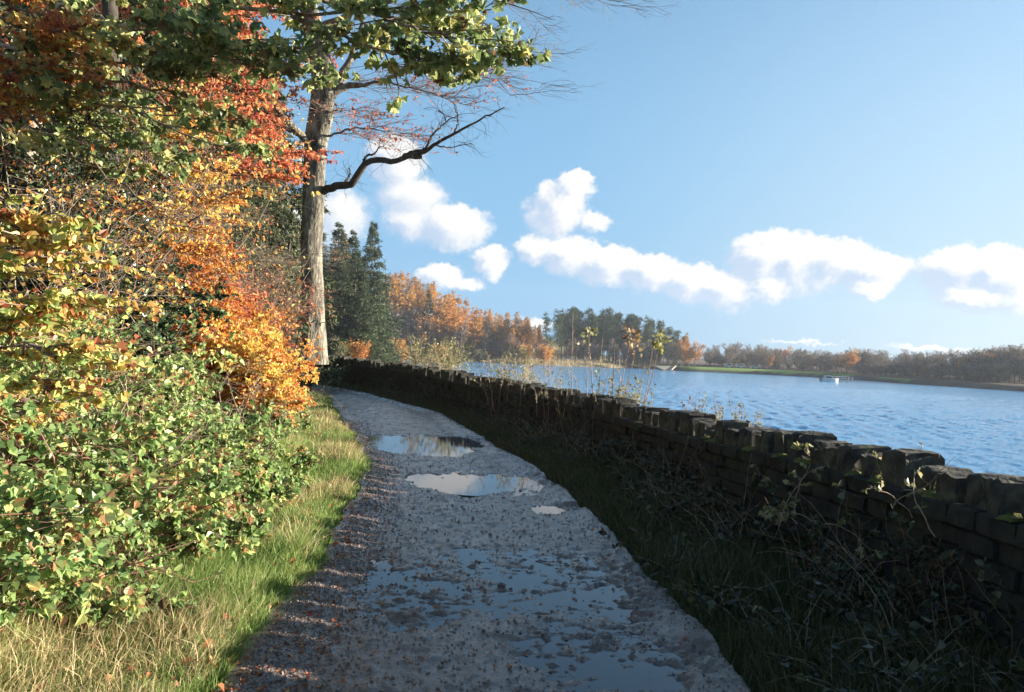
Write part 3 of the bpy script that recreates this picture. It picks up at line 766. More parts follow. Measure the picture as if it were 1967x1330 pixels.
for k, p in enumerate(P):
    right = limbs[k][-1][0] > 640
    s_, d_, i_, t_ = sprout(p[None], 16 if right else 20, .2, 1, (30, 65), .5); q2 = grow(s_, d_, R.uniform(.7, 1.9, len(s_)), 8, .12, -.01, .7)
    s_, d_, i3, t_ = sprout(q2, 7, .15, 1, (25, 55), .6); q3 = grow(s_, d_, R.uniform(.35, .9, len(s_)), 6, .14, -.01, .8)
    s_, d_, i_, t_ = sprout(q3, 3, .2, 1, (25, 55), .7); q4 = grow(s_, d_, R.uniform(.15, .4, len(s_)), 4, .14, 0, .8)
    tubes(w, q2, .010, .004, 3); tubes(w, q3, .0045, .0024, 3); tubes(w, q4, .0028, .0018, 3)
    if not right:
        leafy(l, np.concatenate([q3[:, :4], q4]), 11, .072, HEX, 1.2, .2, .1, None, .2)
    elif k in (2, 4, 5, 6, 7):
        sel = R.uniform(size=len(q4)) < (.28 if k in (5, 6) else .16)
        leafy(l, q4[sel], 3, .075, HEX, .6, .4, .1, R.uniform(0, .35, sel.sum()), .15)
w.build('twigs', TWIG, beech, True)
l.build('crown', L_BEECH_R, beech)

# ------------------------------------------------------------------ sycamore whose boughs hang across the top of the view
def Z_(px, py, Y): return at(px, py, Y)
limbs = [[(70, 120, 8.6), (160, 60, 8), (300, 40, 7.4), (430, 20, 7.2), (560, 30, 7), (700, 30, 6.9), (820, 20, 6.9), (955, 12, 6.9)],
         [(80, 100, 8.6), (200, -20, 8), (380, -60, 7.4), (560, -40, 7.2), (720, -15, 7.1), (850, 0, 7), (940, 50, 7)],
         [(560, 30, 7), (640, 60, 7), (700, 90, 6.9), (760, 100, 6.9), (830, 100, 6.9)],
         [(60, 160, 8.6), (160, 150, 8), (260, 160, 7.6), (350, 190, 7.4), (420, 230, 7.3)],
         [(50, 200, 8.6), (130, 220, 8), (230, 270, 7.6), (310, 300, 7.4), (370, 350, 7.3)],
         [(300, 40, 7.4), (380, 90, 7.2), (450, 110, 7.1), (520, 130, 7.1), (560, 160, 7)],
         [(160, 60, 8), (230, 90, 7.8), (300, 120, 7.6), (360, 140, 7.5), (440, 170, 7.4)],
         [(700, 20, 6.9), (780, 50, 6.8), (860, 70, 6.8), (900, 100, 6.8)], [(40, 140, 8.6), (10, 60, 8), (90, 20, 7.6), (200, 30, 7.4)],
         [(620, 0, 7), (720, 20, 7.3), (820, 60, 7.4), (930, 20, 7.4)], [(40, 150, 8.6), (200, 120, 7.6), (380, 125, 7), (530, 70, 6.9)], [(50, 220, 8.6), (180, 320, 7.6), (260, 380, 7.2), (330, 410, 7.1)],
         [(60, 180, 8.6), (220, 200, 7.4), (360, 260, 7), (450, 290, 6.9)], [(80, 90, 8.6), (250, 60, 7.2), (420, 60, 6.9), (590, 140, 6.9)]]
limbs = [[at(*q) for q in l] for l in limbs]
bx = at(22, 600, 8.7); trunk = [np.array([bx[0] - .1, 8.7, gz(bx[0] - .1, 8.7) - .2]), at(30, 420, 8.7), at(62, 230, 8.6), at(85, 120, 8.6), at(150, -60, 8.5), at(170, -300, 8.5)]
limb_tree('sycamore_tree', 'sycamore with pale trunk and big green yellow leaves hanging across the upper left', 'tree', trunk, [.13, .12, .11, .10, .07, .03], limbs, [.045, .045, .025, .03, .03, .025, .025, .02, .03, .03, .025, .025, .025, .025],
          .080, L_SYC, BARK_P, 10, 5, 7, (.35, .9), (.2, .45), .5, PALM, (.3, .9), .3, .6, .12, TWIG, .3, 0.0, .03)

# ------------------------------------------------------------------ beeches of the wood edge, nearer the camera
def px_limbs(ls): return [[at(*q) for q in l] for l in ls]
def tr_at(px, Y, top=(0, -200), lean=0):
    b0 = at(px, 600, Y); x = b0[0]; z = gz(x, Y) - .2
    return [np.array([x, Y, z]), np.array([x + .1 + lean * .3, Y, z + 3]), np.array([x - .1 + lean, Y, z + 7]), np.array([x + lean, Y, z + 11])]


limb_tree('beech_tree', 'orange beech behind the holly with flat sprays of rusty leaves reaching to the big trunk', 'tree', tr_at(140, 13.5), [.2, .17, .13, .05],
          px_limbs([[(150, 300, 13.5), (260, 280, 13), (380, 275, 12.6), (460, 285, 12.4), (520, 300, 12.2)], [(150, 250, 13.5), (280, 230, 13.4), (400, 235, 13), (460, 250, 12.8), (520, 280, 12.6)],
                    [(150, 200, 13.5), (260, 170, 13), (380, 165, 12.6), (440, 170, 12.5), (490, 185, 12.4)], [(150, 130, 13.5), (280, 110, 13), (400, 100, 13), (440, 90, 12.6), (480, 110, 12.4)],
                    [(150, 330, 13.5), (250, 350, 13), (350, 330, 12.5), (430, 330, 12.3), (500, 335, 12.2)], [(150, 60, 13.5), (280, 40, 13), (400, 30, 13), (460, 30, 12.8)],
                    [(150, 220, 13.5), (60, 200, 13), (0, 190, 12.5), (-80, 190, 12)], [(150, 120, 13.5), (60, 90, 13), (-20, 70, 12.5)], [(150, 160, 13.5), (320, 200, 13.2), (430, 215, 12.6), (510, 235, 12.4)],
                    [(150, 20, 13.5), (250, -20, 13), (420, -10, 12.8)]]),
          [.07, .06, .06, .06, .05, .05, .05, .05, .05, .05], .062, L_BEECH_R, BARK_D, 15, 8, 13, (.5, 1.2), (.3, .55), .3, HEX, (.15, .8))
limb_tree('beech_tree', 'yellow orange beech with low level boughs above the brambles', 'tree', tr_at(185, 11.2), [.13, .12, .09, .04],
          px_limbs([[(190, 420, 11.2), (260, 400, 10.8), (340, 385, 10.5), (420, 380, 10.3)], [(190, 350, 11.2), (270, 330, 10.8), (360, 320, 10.5), (440, 325, 10.3)],
                    [(190, 450, 11.2), (240, 440, 10.8), (310, 430, 10.5), (400, 420, 10.3)], [(190, 480, 11.2), (250, 475, 10.8), (330, 470, 10.5), (390, 480, 10.3)],
                    [(190, 300, 11.2), (140, 280, 10.8), (90, 250, 10.5)], [(190, 380, 11.2), (120, 350, 10.8), (60, 330, 10.4)], [(190, 250, 11.2), (270, 240, 10.9), (350, 260, 10.6)]]),
          [.04, .04, .04, .03, .03, .03, .03], .06, L_GOLD, BARK_D, 12, 7, 12, (.35, .9), (.2, .45), .3, HEX, (.3, .9))
limb_tree('beech_tree', 'orange leaved young beech high in the corner beside the pale sycamore trunk', 'tree', tr_at(-60, 7.6), [.09, .08, .06, .03],
          px_limbs([[(-60, 120, 7.6), (20, 90, 7.4), (90, 70, 7.2), (140, 60, 7)], [(-60, 60, 7.6), (20, 30, 7.4), (80, 20, 7.2)], [(-60, 200, 7.6), (0, 150, 7.4), (70, 130, 7.2), (130, 150, 7.1)],
                    [(-60, 230, 7.6), (20, 190, 7.4), (60, 180, 7.2)]]),
          [.03, .03, .03, .03], .06, L_BEECH, BARK_P, 12, 7, 9, (.3, .7), (.2, .4), .4, HEX, (.3, .9))
limb_tree('beech_sapling', 'young beech leaning in at the left edge with yellow and orange leaves', 'sapling', [np.array([-3.75, 4.7, gz(-3.75, 4.7) - .1]), np.array([-3.6, 4.7, 1.6]), np.array([-3.5, 4.65, 2.6]), np.array([-3.5, 4.6, 3.3])], [.03, .027, .02, .01],
          px_limbs([[(-150, 660, 4.7), (-60, 620, 4.6), (20, 600, 4.5), (85, 585, 4.4)], [(-150, 700, 4.7), (-60, 680, 4.6), (10, 660, 4.4), (90, 690, 4.2)], [(-150, 560, 4.7), (-80, 530, 4.6), (-10, 500, 4.5), (70, 470, 4.4)],
                    [(-150, 760, 4.7), (-60, 740, 4.5), (10, 730, 4.3), (80, 740, 4.2)], [(-130, 480, 4.7), (-70, 450, 4.6), (0, 430, 4.5), (50, 420, 4.4)], [(-150, 800, 4.6), (-60, 790, 4.4), (10, 790, 4.2), (60, 800, 4.1)],
                    [(-150, 620, 4.8), (-50, 580, 4.7), (30, 560, 4.6), (110, 610, 4.5)]]),
          [.012] * 7, .043, L_YEL, TWIG, 12, 6, 11, (.2, .5), (.12, .3), .5, OVL, (.25, .9), .5, .6, .2, TWIG, .25)

# ------------------------------------------------------------------ holly, conifers
def holly(label, x, y, h, sp, n):
    t = shrub('holly_bush', label, 'holly', x, y, h, sp, n, .042, L_HOLLY, BARK_D, 12, 8, 15, OVL, wob=.12, droop=.1, r0=.02, l2=.3, l3=.11, flat=.9, crange=(.2, .8))
    return t
holly('dark glossy holly behind the yellow sapling at the left edge', -5.5, 8.6, 3.9, 1.1, 14)
holly('low dark holly between brambles and orange beech bush', -4.4, 8.7, 2.0, .9, 14)
holly('dark holly under the yellow boughs of the wood edge', -6.3, 10.2, 3.0, 1.2, 12)


def conifer(mbw, mbl, base, h, rad, zb, nw, per, sub, nsz, droop=.25, lift=.1, nl=7, taper=.85, cr=(.1, .9), width=.35, tr_=.012):
    base = np.asarray(base, float)
    tp = np.stack([np.interp(np.linspace(0, 1, 9), [0, 1], [base[k], base[k] + (h if k == 2 else 0)]) for k in range(3)], 1); tp[1:, :2] += R.normal(size=(8, 2)) * h * .002
    tubes(mbw, tp, h * tr_, h * .0012, 7)
    zf = np.sort(R.uniform(zb, .985, nw * per)); L_ = rad * (1 - (zf - zb) / (1 - zb)) ** taper * R.uniform(.65, 1.1, len(zf)) + .02 * h * .5
    a = R.uniform(0, 2 * math.pi, len(zf)); st = base + np.stack([0 * zf, 0 * zf, zf * h], 1)
    d = np.stack([np.cos(a), np.sin(a), lift + .8 * np.maximum(0, zf - .7)], 1)
    br = grow(st, d, L_, 7, .06, -droop * .12); br[:, 4:, 2] += (np.array([.01, .03, .06]) * L_[:, None])
    tubes(mbw, br, L_ * .012 + .004, .004, 3)
    s2, d2, i2, t2 = sprout(br, sub, .15, 1, (35, 70), .7)
    p2 = grow(s2, d2 + [0, 0, -droop], L_[i2] * .30 * (1.2 - .7 * t2) + nsz * .5, 4, .1)
    tubes(mbw, p2, .004 + 0 * L_[i2], .002, 3)
    c = np.clip(R.uniform(*cr, len(br))[i2] + R.normal(size=len(p2)) * .12, 0, 1)
    st, dd, pid = on_twigs(p2, nl, 0)
    szf = np.clip(.4 + .6 * L_[i2][pid] / (rad * .6), .4, 1.15)
    leaves(mbl, st, dd + R.normal(size=dd.shape) * .35 + [0, 0, -droop], R.normal(size=dd.shape) + [0, 0, .6], szf * nsz * R.uniform(.6, 1.3, len(st)), (NDL[0] * np.array([width / .1 * .35, 1, 1]), NDL[1]), np.clip(c[pid] + R.normal(size=len(pid)) * .15, 0, 1))


def conifer_thing(name, label, x, y, h, rad, zb, nw, per, sub, nsz, group=None, lm=None, **k):
    z = gz(x, y); t = thing(name, label, 'tree', (x, y, z), group); w, l = MB(), MB()
    conifer(w, l, (x, y, z - .1), h, rad, zb, nw, per, sub, nsz, **k)
    w.build('trunk', BARK_D, t, True); l.build('crown', lm or L_CON, t); return t


conifer_thing('spruce_tree', 'grey green spruce filling the gap left of the beech trunk', -7.4, 18.8, 7.2, 2.3, .03, 26, 7, 10, .13, nl=10, droop=.35, taper=.4)
conifer_thing('spruce_tree', 'dusky spruce close behind the beech trunk, its sprays showing on the right of it', -8.1, 27.0, 9.0, 2.3, .03, 20, 6, 9, .17, nl=9, droop=.4, taper=.6)
first = conifer_thing('spruce_tree', 'tall dark spruce in the wood up the left bank', -12.5, 20.5, 17, 3.6, .02, 24, 6, 9, .42, group='dark spruces inside the wood', nl=7, taper=.7, width=.5)
for (x, y, sc) in [(-17, 26, 1.1), (-10.5, 15.5, .8), (-15, 15, 1.0), (-21, 20, 1.15), (-13.5, 31, 1.15), (-19, 36, 1.2), (-26, 30, 1.2), (-11.3, 25, 1.0), (-9.8, 12.2, .55), (-16, 42, 1.2), (-24, 45, 1.3), (-14, 10.5, .9), (-10.6, 29, .75), (-10.0, 21.5, .7), (-12.5, 37, .9)]:
    copy_tree(first, (x, y, gz(x, y)), R.uniform(0, 6.28), (sc, sc, sc), 'tall dark spruce in the wood up the left bank')

# ------------------------------------------------------------------ shrubs along the bank
shrub('beech_bush', 'orange beech bush between the holly and the big beech trunk', 'bush', -5.0, 11.8, 2.3, 1.6, 22, .056, L_RUSTY, TWIG_R, 12, 8, 12, lean=(.12, -.1), crange=(.2, .9), l2=.4, l3=.15)
shrub('beech_bush', 'low golden beech bush overhanging the grass verge', 'bush', -3.95, 10.8, 1.4, 1.3, 22, .054, L_GOLD, TWIG_R, 11, 7, 11, lean=(.22, 0), crange=(.2, 1), l2=.5, l3=.2)
shrub('beech_bush', 'russet beech bush nearest the path bend', 'bush', -5.5, 13.6, 1.9, 1.0, 14, .056, L_BEECH_R, TWIG_R, 10, 6, 8, lean=(.12, -.1), crange=(.1, .8), l2=.5, l3=.2)
shrub('twiggy_shrub', 'nearly bare reddish shrub of fine twigs in front of the beech trunk', 'bush', -5.4, 14.8, 3.0, 1.3, 22, .05, L_BEECH_R, TWIG_R, 12, 7, 1, lean=(.1, 0), l2=.45, l3=.18, r0=.012)
shrub('twiggy_shrub', 'grey brown leafless shrub below the spruce sprays', 'bush', -5.9, 16.3, 3.6, 1.6, 22, .05, L_BEECH_R, TWIG, 12, 7, 0, l2=.45, l3=.18, r0=.013)
shrub('twiggy_shrub', 'leafless brown shrub tangled among the yellow boughs', 'bush', -6.0, 12.0, 4.0, 1.5, 16, .05, L_BEECH, TWIG, 11, 7, 1, l2=.4, l3=.16, r0=.015)
shrub('twiggy_shrub', 'bare thorny shrub rising behind the low holly', 'bush', -4.9, 10.0, 2.6, 1.2, 14, .05, L_GOLD, TWIG_R, 9, 6, 2, l2=.4, l3=.16, r0=.012)

for x, y, h, lb in [(-4.6, 7.4, 3.0, 'tall pale leafless shrub between the yellow sapling and the holly'), (-5.3, 9.4, 4.2, 'pale bare shrub woven through the dark holly'), (-5.9, 11.2, 5.2, 'tall bare shrub standing behind the orange bush'), (-6.9, 13.0, 6.5, 'bare young tree with pale twigs under the rusty beech sprays'), (-4.5, 6.2, 2.4, 'bare twiggy shrub behind the high bramble mound'), (-7.2, 16.0, 6.0, 'bare brown young tree left of the spruce sprays')]:
    shrub('twiggy_shrub', lb, 'bush', x, y, h, 1.4, 10, .045, L_GOLD, TWIG, 11, 6, 2, l2=.4, l3=.16, r0=.011)

bl = [(-2.75, 3.0, .75, 'bramble nearest the camera at the lower left edge'), (-3.1, 3.9, 1.0, 'pale green bramble below the yellow sapling'), (-2.62, 4.7, .8, 'green bramble spilling onto the near grass verge'),
      (-3.6, 5.2, 1.15, 'tall bramble mound at the foot of the sapling'), (-2.85, 5.9, .95, 'bramble with large light green leaves halfway down the verge'), (-3.9, 6.4, 1.2, 'high bramble mound in front of the dark holly'),
      (-2.95, 7.2, .75, 'bramble trailing into the long grass'), (-3.7, 7.8, .8, 'bramble below the low holly'), (-3.3, 8.8, .5, 'low bramble beyond the long straw grass'),
      (-3.45, 10.0, .42, 'bramble in front of the golden beech bush'), (-3.5, 11.9, .32, 'yellowing bramble under the golden bush'), (-4.2, 13.5, .4, 'small bramble at the far end of the verge'), (-2.3, 4.1, .42, 'low bramble runner reaching toward the path below the nearest mound'), (-2.3, 5.3, .45, 'low bramble patch at the outer edge of the near mound'), (-2.45, 6.6, .4, 'low bramble patch between straw tussocks halfway along the verge'), (-2.55, 7.9, .38, 'small bramble patch on the verge below the low holly'), (-4.4, 4.2, 1.3, 'bramble thicket climbing the bank at the left')]
for x, y, h, lb in bl:
    shrub('bramble_bush', lb, 'bramble', x, y, h * 1.25, .95, 20, .041, L_BRAM, CANE, 8, 5, 8, OVL, wob=.2, flat=.8, up=-.10, droop=.35, r0=.0075, l2=.38, l3=.18, crange=(.25, .9), rn=.2)

for x, y, h, lb in [(-2.5, 3.7, .9, 'tangle of dead brown canes among the nearest brambles'), (-2.9, 5.3, 1.1, 'bare arching canes beside the tall bramble mound'), (-2.7, 6.8, 1.0, 'dead brown canes hanging over the straw grass'), (-3.3, 9.2, 1.1, 'bare twigs poking out in front of the low holly'), (-3.9, 7.0, 1.6, 'pale leafless stems in front of the dark holly'), (-3.3, 4.4, 1.5, 'leafless stems crossing below the yellow sapling')]:
    shrub('dead_canes', lb, 'shrub', x, y, h * 1.2, 1.0, 11, .04, L_BRAM, TWIG if y > 5 else CANE, 5, 4, 1, wob=.16, up=-.06, r0=.008, l2=.45, l3=.25, rn=.2)

# ------------------------------------------------------------------ grass verge on the sunny side, straw tussocks, verge in the wall's shade
def verge(n, y0, y1, s0, s1, hh, name, lm, rnd, w_=.0028, side='L', lean=.5, label=None, keep=None):
    y = y0 * (y1 / y0) ** R.uniform(0, 1, n) if y0 > 0 else R.uniform(y0, y1, n)
    s = s0 + (s1 - s0) * R.uniform(0, 1, n) ** 1.1
    x = xl(y) - s if side == 'L' else xr(y) + s
    if keep is not None:
        k = keep(x, y, s) > R.uniform(0, 1, n); x, y, s = x[k], y[k], s[k]; n = len(x)
    z = land(x, y); h = R.uniform(*hh, n) * (.55 + .45 * sstep(0, .3, s)) * (.75 + .9 * np.clip(fbm(x * 1.3, y * 1.3, 81, 2) + .3, 0, 1))
    ln = np.stack([np.full(n, .35 if side == 'L' else -.2), np.full(n, -.1), np.zeros(n)], 1) + R.normal(size=(n, 3)) * [.6, .6, 0]
    q = MB(); blades(q, np.stack([x, y, z - .01], 1), h, w_ * (.6 + .12 * y) * R.uniform(.7, 1.3, n), ln * (h * lean)[:, None], np.clip(rnd(n, x, y, s), 0, 1))
    tag(q.build(name, lm), label, 'grass', kind='stuff')


verge(190000, 2.4, 24, -.03, 2.3, (.06, .19), 'grass', L_GRASS, lambda n, x, y, s: .28 + .25 * R.uniform(size=n) + .25 * sstep(.7, 1.5, s) + .35 * (R.uniform(size=n) < .08), label='short bright green grass on the sunny verge left of the path')
verge(58000, 2.4, 22, .15, 2.3, (.10, .30), 'dry_grass', L_STRAW, lambda n, x, y, s: R.uniform(size=n), w_=.0022, lean=.8, label='long bleached straw grass lying over the verge below the brambles',
      keep=lambda x, y, s: sstep(-.02, .26, fbm(x * 1.7, y * 1.2, 91, 3) + .10 * (s - .8)) )
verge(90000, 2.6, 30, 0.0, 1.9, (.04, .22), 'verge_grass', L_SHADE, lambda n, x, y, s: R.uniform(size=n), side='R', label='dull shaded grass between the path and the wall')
# ------------------------------------------------------------------ plants on and by the wall
L_IVY = leaf_mat('ivy_leaf', [(0, (.010, .014, .007)), (.6, (.022, .03, .012)), (1, (.07, .08, .035))], .2, .4, .4)  # leaves by the wall, near black: the shade there is put into the colour
L_PALE = leaf_mat('pale_leaf', [(0, (.10, .11, .04)), (.5, (.24, .25, .10)), (1, (.45, .40, .22))], .4, .5, .3)
L_LIME = leaf_mat('lime_leaf', [(0, (0.224, 0.176, 0.074)), (.4, (0.325, 0.325, 0.109)), (1, (0.389, 0.389, 0.161))], .45, .45, .3)
L_RUST = leaf_mat('rust_leaf', [(0, (0.143, 0.077, 0.041)), (.5, (0.325, 0.199, 0.091)), (1, (0.414, 0.336, 0.180))], .4, .45, .3)
STALK = noise_mat('dry_stalk', (.22, .14, .10), (.48, .36, .26), 20, 3, .8, 0)
STALK_D = noise_mat('dull_stalk', (.12, .095, .07), (.34, .27, .19), 20, 3, .8, 0)
STALK_P = noise_mat('pink_stalk', (.40, .20, .17), (.62, .40, .34), 20, 3, .8, 0)


def wall_pt(y, off, z):
    i = np.argmin(np.abs(wy - y)); o, t, n = wall_at(WS[i]); p = o + n * off; return np.array([p[0], p[1], z])


def face_plant(name, label, cat, y, n, leaf, lm, wood, z0=.0, ln=.9, nl=7, up=.5, out=.25, T=OVL, off=-.12, r=.004, group=None, n2=5):
    b = wall_pt(y, off, z0); t = thing(name, label, cat, b, group)
    st = b + R.normal(size=(n, 3)) * [.2, .35, .0]; st[:, 2] = np.maximum(z0 + R.uniform(-.05, .1, n), land(st[:, 0], st[:, 1]) - .02)
    d = np.stack([-out + R.normal(size=n) * .3, R.normal(size=n) * .45, np.full(n, up)], 1)
    p1 = grow(st, d, ln * R.uniform(.5, 1.1, n), 9, .2, -.07)
    s2, d2, i2, t2 = sprout(p1, n2, .2, 1, (30, 70)); p2 = grow(s2, d2, ln * .25 * R.uniform(.4, 1, len(s2)), 5, .2, -.03)
    w = MB(); tubes(w, p1, r, r * .4, 4); tubes(w, p2, r * .5, r * .3, 3); w.build('stems', wood, t, True)
    l = MB(); leafy(l, p2, nl, leaf, T, .6, .35, .1, None, .2); l.build('leaves', lm, t)
    return t


face_plant('bramble_spray', 'bramble spray with pale sunlit leaves crossing the wall top', 'bramble', 6.3, 12, .042, L_PALE, STALK, .35, .62, 5, 1.0, .12, off=-.12, n2=5)
face_plant('bramble_spray', 'drooping bramble stems hung over the rounded coping stone', 'bramble', 5.3, 8, .035, L_PALE, STALK, .65, .4, 4, .9, .18, off=-.02, n2=3)
face_plant('bramble_spray', 'dark bramble sprawling down the shaded near wall face', 'bramble', 6.0, 16, .045, L_IVY, CANE, .1, .75, 5, .55, .4)
for y, lb in [(4.4, 'dark weeds at the wall foot nearest the camera'), (7.6, 'shaded bramble at the foot of the wall beside the dark verge'), (9.2, 'ivy and bramble on the wall below the leafy sticks'), (11.0, 'ivy clump under the row of square coping stones'),
              (13.0, 'ivy and dead stems on the wall where it starts to bend'), (15.3, 'ferny weeds against the bending wall'), (18, 'low dark growth on the wall past the bend'), (22, 'brown bracken clump against the far wall'), (26, 'dark weeds by the farthest visible wall foot')]:
    face_plant('wall_weed', lb, 'weeds', y, 20, .042, L_IVY, CANE if y < 9 else STALK_D, .05, .72, 8, .75, .3, group='weeds along the shaded wall foot')
# arching dead grass and stalks in the shade
for y, n, lb in [(5.0, 26, 'arching dead grass tuft low in front of the near wall'), (6.8, 22, 'dead grass tuft in the shade under the bramble spray'), (8.6, 20, 'bleached grass tuft at the shaded wall foot'), (11.8, 26, 'tall dry grass tuft before the wall bend'), (13.8, 30, 'thick dry stalks standing against the bending wall'), (16.2, 20, 'sparse dry stalks past the wall bend')]:
    b = wall_pt(y, -.45, 0); b[2] = gz(b[0], b[1]); t = thing('grass_tuft', lb, 'grass tuft', b)
    st = b + R.normal(size=(n, 3)) * [.16, .3, 0]; d = np.stack([R.normal(size=n) * .4 - .2, R.normal(size=n) * .4, np.ones(n)], 1)
    p = grow(st, d, R.uniform(.3, .95, n), 10, .06, -.14); w = MB(); tubes(w, p, .0035, .001, 3, R.uniform(0, 1, n)); w.build('blades', STALK, t, True)

for k in range(70):
    y = 3.2 * (26 / 3.2) ** R.uniform(); f = R.uniform(.12, .95); x = float(xr(np.array([y]))[0] * (1 - f) + xw(np.array([y]))[0] * f); b = np.array([x, y, gz(x, y)]); n = int(R.integers(8, 20))
    t = thing('grass_tuft', 'ragged tuft of dead grass and weed stems in the shade between path and wall', 'grass tuft', b, 'tufts in the shade of the wall')
    st = b + R.normal(size=(n, 3)) * [.1, .12, 0]; d = np.stack([R.normal(size=n) * .6, R.normal(size=n) * .6, np.ones(n)], 1)
    p = grow(st, d, R.uniform(.15, .55, n), 8, .08, -.16); w = MB(); tubes(w, p, .003, .001, 3, R.uniform(0, 1, n)); w.build('blades', STALK_D, t, True)
    l = MB(); leafy(l, p, 5, .045, OVL, .6, .3, .2); l.build('leaves', L_IVY, t)

# sapling sticks with tufts of leaves left at their tips, behind the wall
sticks = [(1213, 645, 1180, 790, 12.8, L_RUST, 'rust and yellow', 34), (1268, 655, 1245, 785, 12.5, L_LIME, 'lime yellow', 60), (1132, 642, 1142, 785, 13.0, L_PALE, 'pale dried', 26), (1222, 672, 1196, 785, 12.9, L_RUST, 'small rust', 18),
          (1158, 650, 1150, 775, 13.1, None, '', 0), (1100, 600, 1100, 765, 13.8, None, '', 0), (1180, 675, 1172, 780, 12.9, None, '', 0), (1190, 668, 1184, 780, 12.9, None, '', 0), (1253, 668, 1236, 780, 12.7, None, '', 0), (1126, 690, 1130, 775, 13.3, None, '', 0), (1240, 690, 1222, 785, 12.7, None, '', 0), (1165, 700, 1160, 780, 13.1, None, '', 0)]
for i, (x1, y1, x0, y0, Y, lm, cl, n) in enumerate(sticks):
    a, b = at(x0, y0, Y), at(x1, y1, Y); a = a + (a - b) / np.linalg.norm(a - b) * 1.1
    a[2] = min(a[2], gz(a[0], a[1]) - .05) if a[2] > gz(a[0], a[1]) else a[2]
    lb = f'thin upright stick with {cl} leaves at its tip behind the wall' if lm else 'thin bare upright stick behind the wall'
    t = thing('sapling', lb, 'sapling', a, None if lm else 'bare sapling sticks behind the wall')
    p = resample([a, (a + b) / 2 + R.normal(size=3) * .03, b], 12, .008); w = MB(); tubes(w, p, .011, .004, 5)
    s_, d_, i_, t_ = sprout(p[None], 10, .3, .85, (30, 60)); q = grow(s_, d_, R.uniform(.05, .25, 10), 4, .2); tubes(w, q, .004, .002, 3)
    w.build('stem', STALK, t, True)
    l = MB()
    if lm is not None:
        st = b + R.normal(size=(n, 3)) * [.052, .052, .062]; leaves(l, st, norm(st - b) + R.normal(size=(n, 3)) * .4 + [0, 0, -.2], R.normal(size=(n, 3)), R.uniform(.05, .10, n), OVL); l.build('leaves', lm, t)
    elif i % 2 == 0:
        leafy(l, q, 3, .04, OVL); l.build('leaves', L_PALE, t)


def stalks(name, label, cat, px, py, Y, n, h, sp, lm, wood, leaf=.03, nl=3, heads=True):
    b = at(px, py, Y); b[2] = b[2] - .35; t = thing(name, label, cat, b)
    st = b + R.normal(size=(n, 3)) * [sp, sp, .02]; d = np.stack([R.normal(size=n) * .12, R.normal(size=n) * .12, np.ones(n)], 1)
    p = grow(st, d, (h + .35) * R.uniform(.6, 1.1, n), 9, .05, 0); w = MB(); tubes(w, p, .0045, .002, 4)
    s_, d_, i_, t_ = sprout(p, 8, .45, 1, (25, 55)); q = grow(s_, d_, h * .16 * R.uniform(.4, 1, len(s_)), 4, .15, .05); tubes(w, q, .002, .001, 3); w.build('stems', wood, t, True)
    l = MB(); leafy(l, q, nl, leaf, HEX, .5, .1, .1); l.build('leaves', lm, t); return t


stalks('willowherb_clump', 'dense clump of dry willowherb around the leafy sticks', 'weeds', 1190, 790, 12.8, 40, .55, .22, L_PALE, STALK, .035, 4)
stalks('willowherb_clump', 'seeding dry stalks on the wall top right of the leafy sticks', 'weeds', 1335, 795, 9.9, 14, .16, .10, L_RUST, STALK, .02, 4)
stalks('willowherb_clump', 'taller thin seeding stalks beside the orange tipped ones', 'weeds', 1385, 805, 9.2, 12, .28, .12, L_PALE, STALK, .018, 4)
stalks('willowherb_clump', 'grey seeding stalks left of the mossy coping stones', 'weeds', 1435, 822, 8.4, 20, .20, .12, L_PALE, STALK, .02, 4)
stalks('willowherb_clump', 'single reddish stalk standing above the wall', 'weeds', 1560, 855, 7.1, 2, .28, .02, L_RUST, STALK_P, .012, 3)
stalks('willowherb_clump', 'pink feathery stalks standing against the water on the near wall', 'weeds', 1795, 908, 5.4, 5, .20, .05, L_RUST, STALK_P, .014, 5)
stalks('willowherb_clump', 'dry stalks standing at the bend of the wall', 'weeds', 1010, 745, 16.6, 26, .5, .5, L_PALE, STALK, .03, 3)
stalks('willowherb_clump', 'thin pale stalks rising over the water left of the sticks', 'weeds', 1090, 765, 14.2, 10, .45, .25, L_PALE, STALK, .025, 3)
# pale willow shrub behind the wall
for px, py, Y, h, lb in [(848, 708, 24.5, .95, 'pale green willow bush rising behind the bend of the wall'), (820, 700, 26.5, .9, 'small pale willow bush left of the larger one behind the wall'), (980, 735, 18.2, .7, 'thin pale bush against the water behind the wall')]:
    b = at(px, py, Y); x, y = b[0], b[1]; z = gz(x, y); hh = b[2] - z + h
    t = thing('willow_bush', lb, 'bush', (x, y, z)); n = 22
    st = np.array([x, y, z]) + R.normal(size=(n, 3)) * [.35, .35, 0]; d = np.stack([R.normal(size=n) * .22, R.normal(size=n) * .22, np.ones(n)], 1)
    p1 = grow(st, d, hh * R.uniform(.6, 1.05, n), 8, .07); s2, d2, i2, t2 = sprout(p1, 9, .4, 1, (25, 55)); p2 = grow(s2, d2, R.uniform(.25, .6, len(s2)), 5, .15, .03)
    w = MB(); tubes(w, p1, .012, .004, 4); tubes(w, p2, .004, .002, 3); w.build('stems', STALK, t, True)
    l = MB(); leafy(l, p2, 6 if h > .8 else 3, .075, DIA, .5, .1, .1); l.build('foliage', L_PALE, t)

